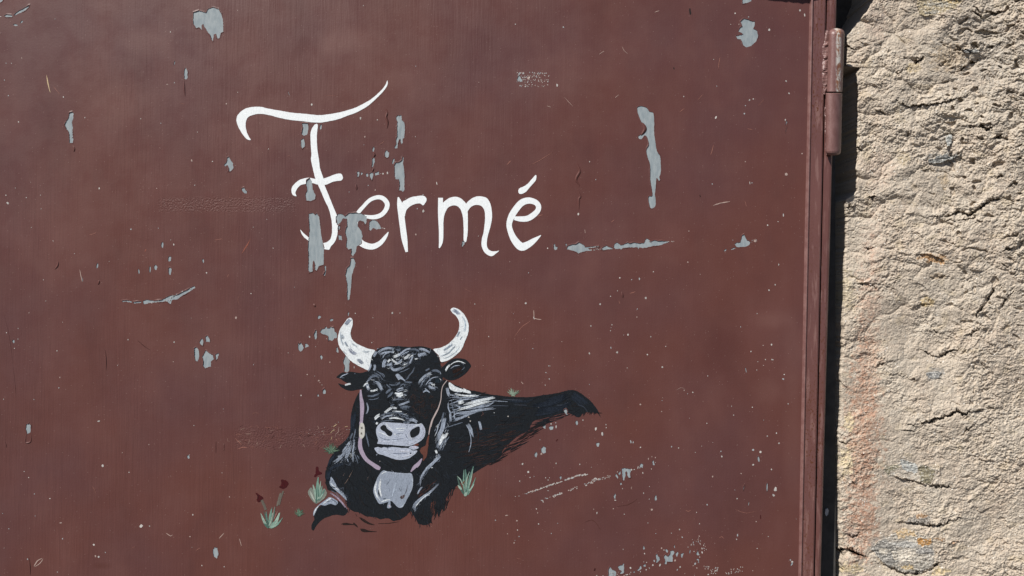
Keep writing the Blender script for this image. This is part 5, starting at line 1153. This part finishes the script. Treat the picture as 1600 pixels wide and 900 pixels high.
for s, w, l in (('680,300 760,295 840,290', 14, 3), ('700,330 760,330 820,325', 10, 3), ('660,380 680,390', 16, 4), ('690,385 740,370 800,375', 10, C(110, 122, 142)), ('540,205 560,260 620,310 650,340', 12, 3), ('400,350 470,370 530,400 600,430', 12, 3), ('420,420 500,460 600,470', 10, C(124, 136, 156)), ('440,500 560,500 700,520', 18, C(190, 196, 212)), ('620,470 720,460 800,450', 10, C(130, 140, 160)), ('880,300 900,340 880,400 920,450 1000,440', 24, C(200, 206, 220)), ('960,270 1030,240 1080,225', 14, 3), ('1080,240 1120,310 1110,400 1050,470', 26, C(192, 196, 214)), ('860,540 940,520 1020,480', 14, C(196, 200, 216)), ('840,380 850,420 880,460', 8, C(90, 100, 120)), ('520,470 640,490 760,480', 8, C(196, 206, 220)),
    ('460,620 560,630 660,640', 16, C(190, 198, 214)), ('700,640 800,650 920,660', 26, C(206, 210, 224)), ('640,680 760,690 860,680', 12, C(124, 134, 156)), ('560,690 660,720 760,740', 18, C(190, 198, 212)), ('780,740 880,720 950,690', 16, C(208, 212, 224)), ('380,610 420,650 480,680', 12, C(180, 190, 206)), ('905,690 925,672', 18, 5), ('380,700 395,708', 22, 2), ('930,585 1010,590', 18, C(206, 200, 216))):
    brush(hl, 'e4', s, w, l, base=-0.3, top=-0.46)
brush(hl, 'e4', '150,270 152,300', 30, C(128, 124, 118), 1, base=-.3, top=-.50); brush(hl, 'e4', '146,355 148,385', 30, C(128, 124, 118), 1, base=-.3, top=-.50)
for s, w, l in (('310,340 322,420 345,478', [8, 24, 8], C(38, 48, 58)), ('355,170 335,260 330,340 345,420 378,495', [10, 34, 30, 30, 20], 4), ('300,200 270,290 262,370 300,470 345,535', [10, 30, 26, 26, 14], 3), ('350,545 430,515 500,505', 18, 3), ('770,275 745,380 715,440', [4, 13, 10], C(90, 88, 96)), ('385,492 430,490', 14, C(70, 80, 90)), ('660,480 690,465 720,435', [40, 50, 20], C(96, 78, 76)), ('655,470 680,490', 20, C(70, 56, 54)), ('360,110 400,80 440,70', 14, 3), ('820,110 845,200 840,310 800,410', 14, C(180, 190, 204)), ('580,240 560,340 520,470', 16, C(176, 188, 204)), ('640,330 660,370', 16, C(110, 116, 130)), ('500,180 470,230 440,280', 10, C(126, 136, 152)), ('720,560 690,610 650,625', 14, C(190, 200, 212)), ('420,80 620,100 800,105', 10, C(182, 190, 204)), ('480,590 490,625', 20, C(196, 186, 200))):
    brush(hl, 'e7', s, w, l, base=-0.3, top=-0.48)
for s, w, l in (('1075,15 1030,60 985,140 960,200', 12, 2), ('960,200 945,290', 8, 1), ('1095,20 1060,100 1020,140', 8, 1), ('1140,10 1160,5', 14, 3)):
    brush(hl, 'e7', s, w, l)
hl.build('highlight_strokes', M_BULL, bull, kind='stuff')

# ------------------------------------------------------------------ painted tufts and flowers
G = [C(80, 114, 104), C(98, 132, 122), C(118, 152, 138), C(76, 100, 92), C(136, 166, 152)]
PALE = C(156, 180, 166)
def tuft(label, blades, z, flowers=(), stems=(), backing=None):
    m = MB()
    if backing: flat_paint(m, [outline(z if isinstance(backing, str) else backing[0], backing if isinstance(backing, str) else backing[1], 1.5, .2)], -0.10, C(128, 134, 126), False)
    for s, w in stems: brush(m, z, s, w, C(104, 98, 90), 2, base=0, top=-0.18, taper=False)
    for s, w, c in blades:
        ws = [w*.5, w, w*.25] if len(s.split()) == 3 else w
        brush(m, z, s, ws, c, 2 if w > 26 else 1, base=0, top=-0.22, taper=False)
    o = m.build('painted_tuft', M_TINT, door); o['label'] = label
    if flowers:
        f = MB()
        for s in flowers: flat_paint(f, [outline(z, s, 1.2, .3)], -0.2, C(70, 22, 26), False)
        for s in flowers:
            p = outline(z, s, 3, .2)
            hatch(f, p, 60, 60, 8, 2, 4, .4, .9, [C(52, 20, 24), C(86, 26, 30), C(44, 26, 34)], -0.24)
        f.build('flower', M_TINT, o)
    return o
tuft('pale green painted tuft with two dark red flowers', [('300,790 250,720 205,612', 30, PALE), ('292,785 278,690 268,590', 24, G[1]), ('300,775 315,660 337,545', 30, G[2]), ('315,770 345,660 372,540', 26, G[1]), ('320,790 390,700 430,598', 34, PALE), ('330,790 400,745 462,668', 22, G[2]), ('295,790 265,755 242,735', 24, G[0]), ('310,790 350,740 400,700', 34, G[4]), ('300,780 290,730 270,690', 26, G[3]), ('330,780 375,760 410,715', 18, PALE), ('300,760 330,700 345,610', 18, PALE), ('360,690 380,640 405,590', 14, C(150, 110, 104)), ('280,770 262,650 240,590', 14, G[3]), ('320,760 355,600 370,530', 10, C(150, 130, 122))], 'g1',
     ('145,375 190,400 235,430 225,460 180,485 155,455 170,430', '445,220 480,225 510,235 532,270 510,305 470,328 420,310 445,280'), (('268,585 240,510 215,460', 30), ('405,535 430,440 460,350', 40)))
tuft('pale green painted tuft with one dark red flower beside the bull', [('125,455 140,250 155,88', 40, G[2]), ('140,420 172,270 190,150', 26, PALE), ('150,410 190,300 212,215', 24, G[2]), ('160,430 215,330 245,265', 30, G[1]), ('120,410 98,270 80,195', 28, PALE), ('110,440 65,350 40,290', 26, C(170, 178, 168)), ('150,430 160,330 165,240', 16, G[0]), ('130,430 135,330 140,220', 16, G[3]), ('170,400 200,360 225,320', 16, PALE), ('150,400 165,380 175,370', 24, PALE), ('125,460 130,400 130,350', 22, G[0]), ('175,440 240,380 265,330', 18, C(140, 150, 138))], 'e6', (),
     backing=('e6', '10,320 30,260 60,240 80,275 110,330 150,330 200,290 240,255 275,310 260,370 190,430 125,468 60,410'))
f = MB(); flat_paint(f, [outline('g1', '855,70 880,75 885,115 922,140 910,160 872,168 850,190 829,185 845,150 850,115', 1.2, .25)], -0.2, C(70, 20, 26), False)
f.build('flower', M_TINT, [o for o in bpy.data.objects if o.get('label', '').startswith('pale green painted tuft with one')][0])
tuft('pale green painted tuft against the bull flank', [('460,640 425,580 400,495', 18, G[3]), ('457,625 447,545 450,445', 15, G[2]), ('460,620 465,520 461,440', 14, G[1]), ('470,630 490,530 520,420', 24, G[1]), ('480,630 510,570 536,503', 12, G[2]), ('432,592 418,576 405,560', 18, PALE), ('470,615 505,580 525,550', 10, PALE), ('465,640 480,600 490,560', 16, G[2]), ('440,560 425,520 400,492', 8, PALE), ('455,640 462,625 470,612', 20, PALE), ('465,590 470,520 490,460', 10, PALE), ('442,552 446,540 452,528', 16, C(104, 70, 56)), ('480,580 500,520 516,440', 8, PALE)], 'e8')
def fuzzy(label, cx, cy, r, n, a0, a1, cols):
    bl = []
    for i in range(n):
        a = math.radians(R(a0, a1)); l = R(.45, 1.1)*r
        bl.append((f'{cx+R(-.3,.3)*r},{cy+R(-.1,.25)*r} {cx+.5*l*math.cos(a)+R(-.6,.6)},{cy-.5*l*math.sin(a)} {cx+l*math.cos(a)},{cy-l*math.sin(a)}', R(.7, 1.4), rng.choice(cols)))
    tuft(label, bl, 'p')
GD = [C(86, 110, 92), C(100, 128, 108), C(72, 92, 78), C(120, 146, 124)]
fuzzy('small dark green painted tuft left of the foreleg', 467.5, 805, 10, 34, 10, 170, GD)
fuzzy('small grey green painted tuft on the bull back', 801.5, 617, 11, 34, 10, 170, [C(128, 148, 132), C(150, 166, 148), C(110, 130, 114)])
fuzzy('green painted tuft left of the bull neck', 517, 706, 14, 44, 0, 180, GD)
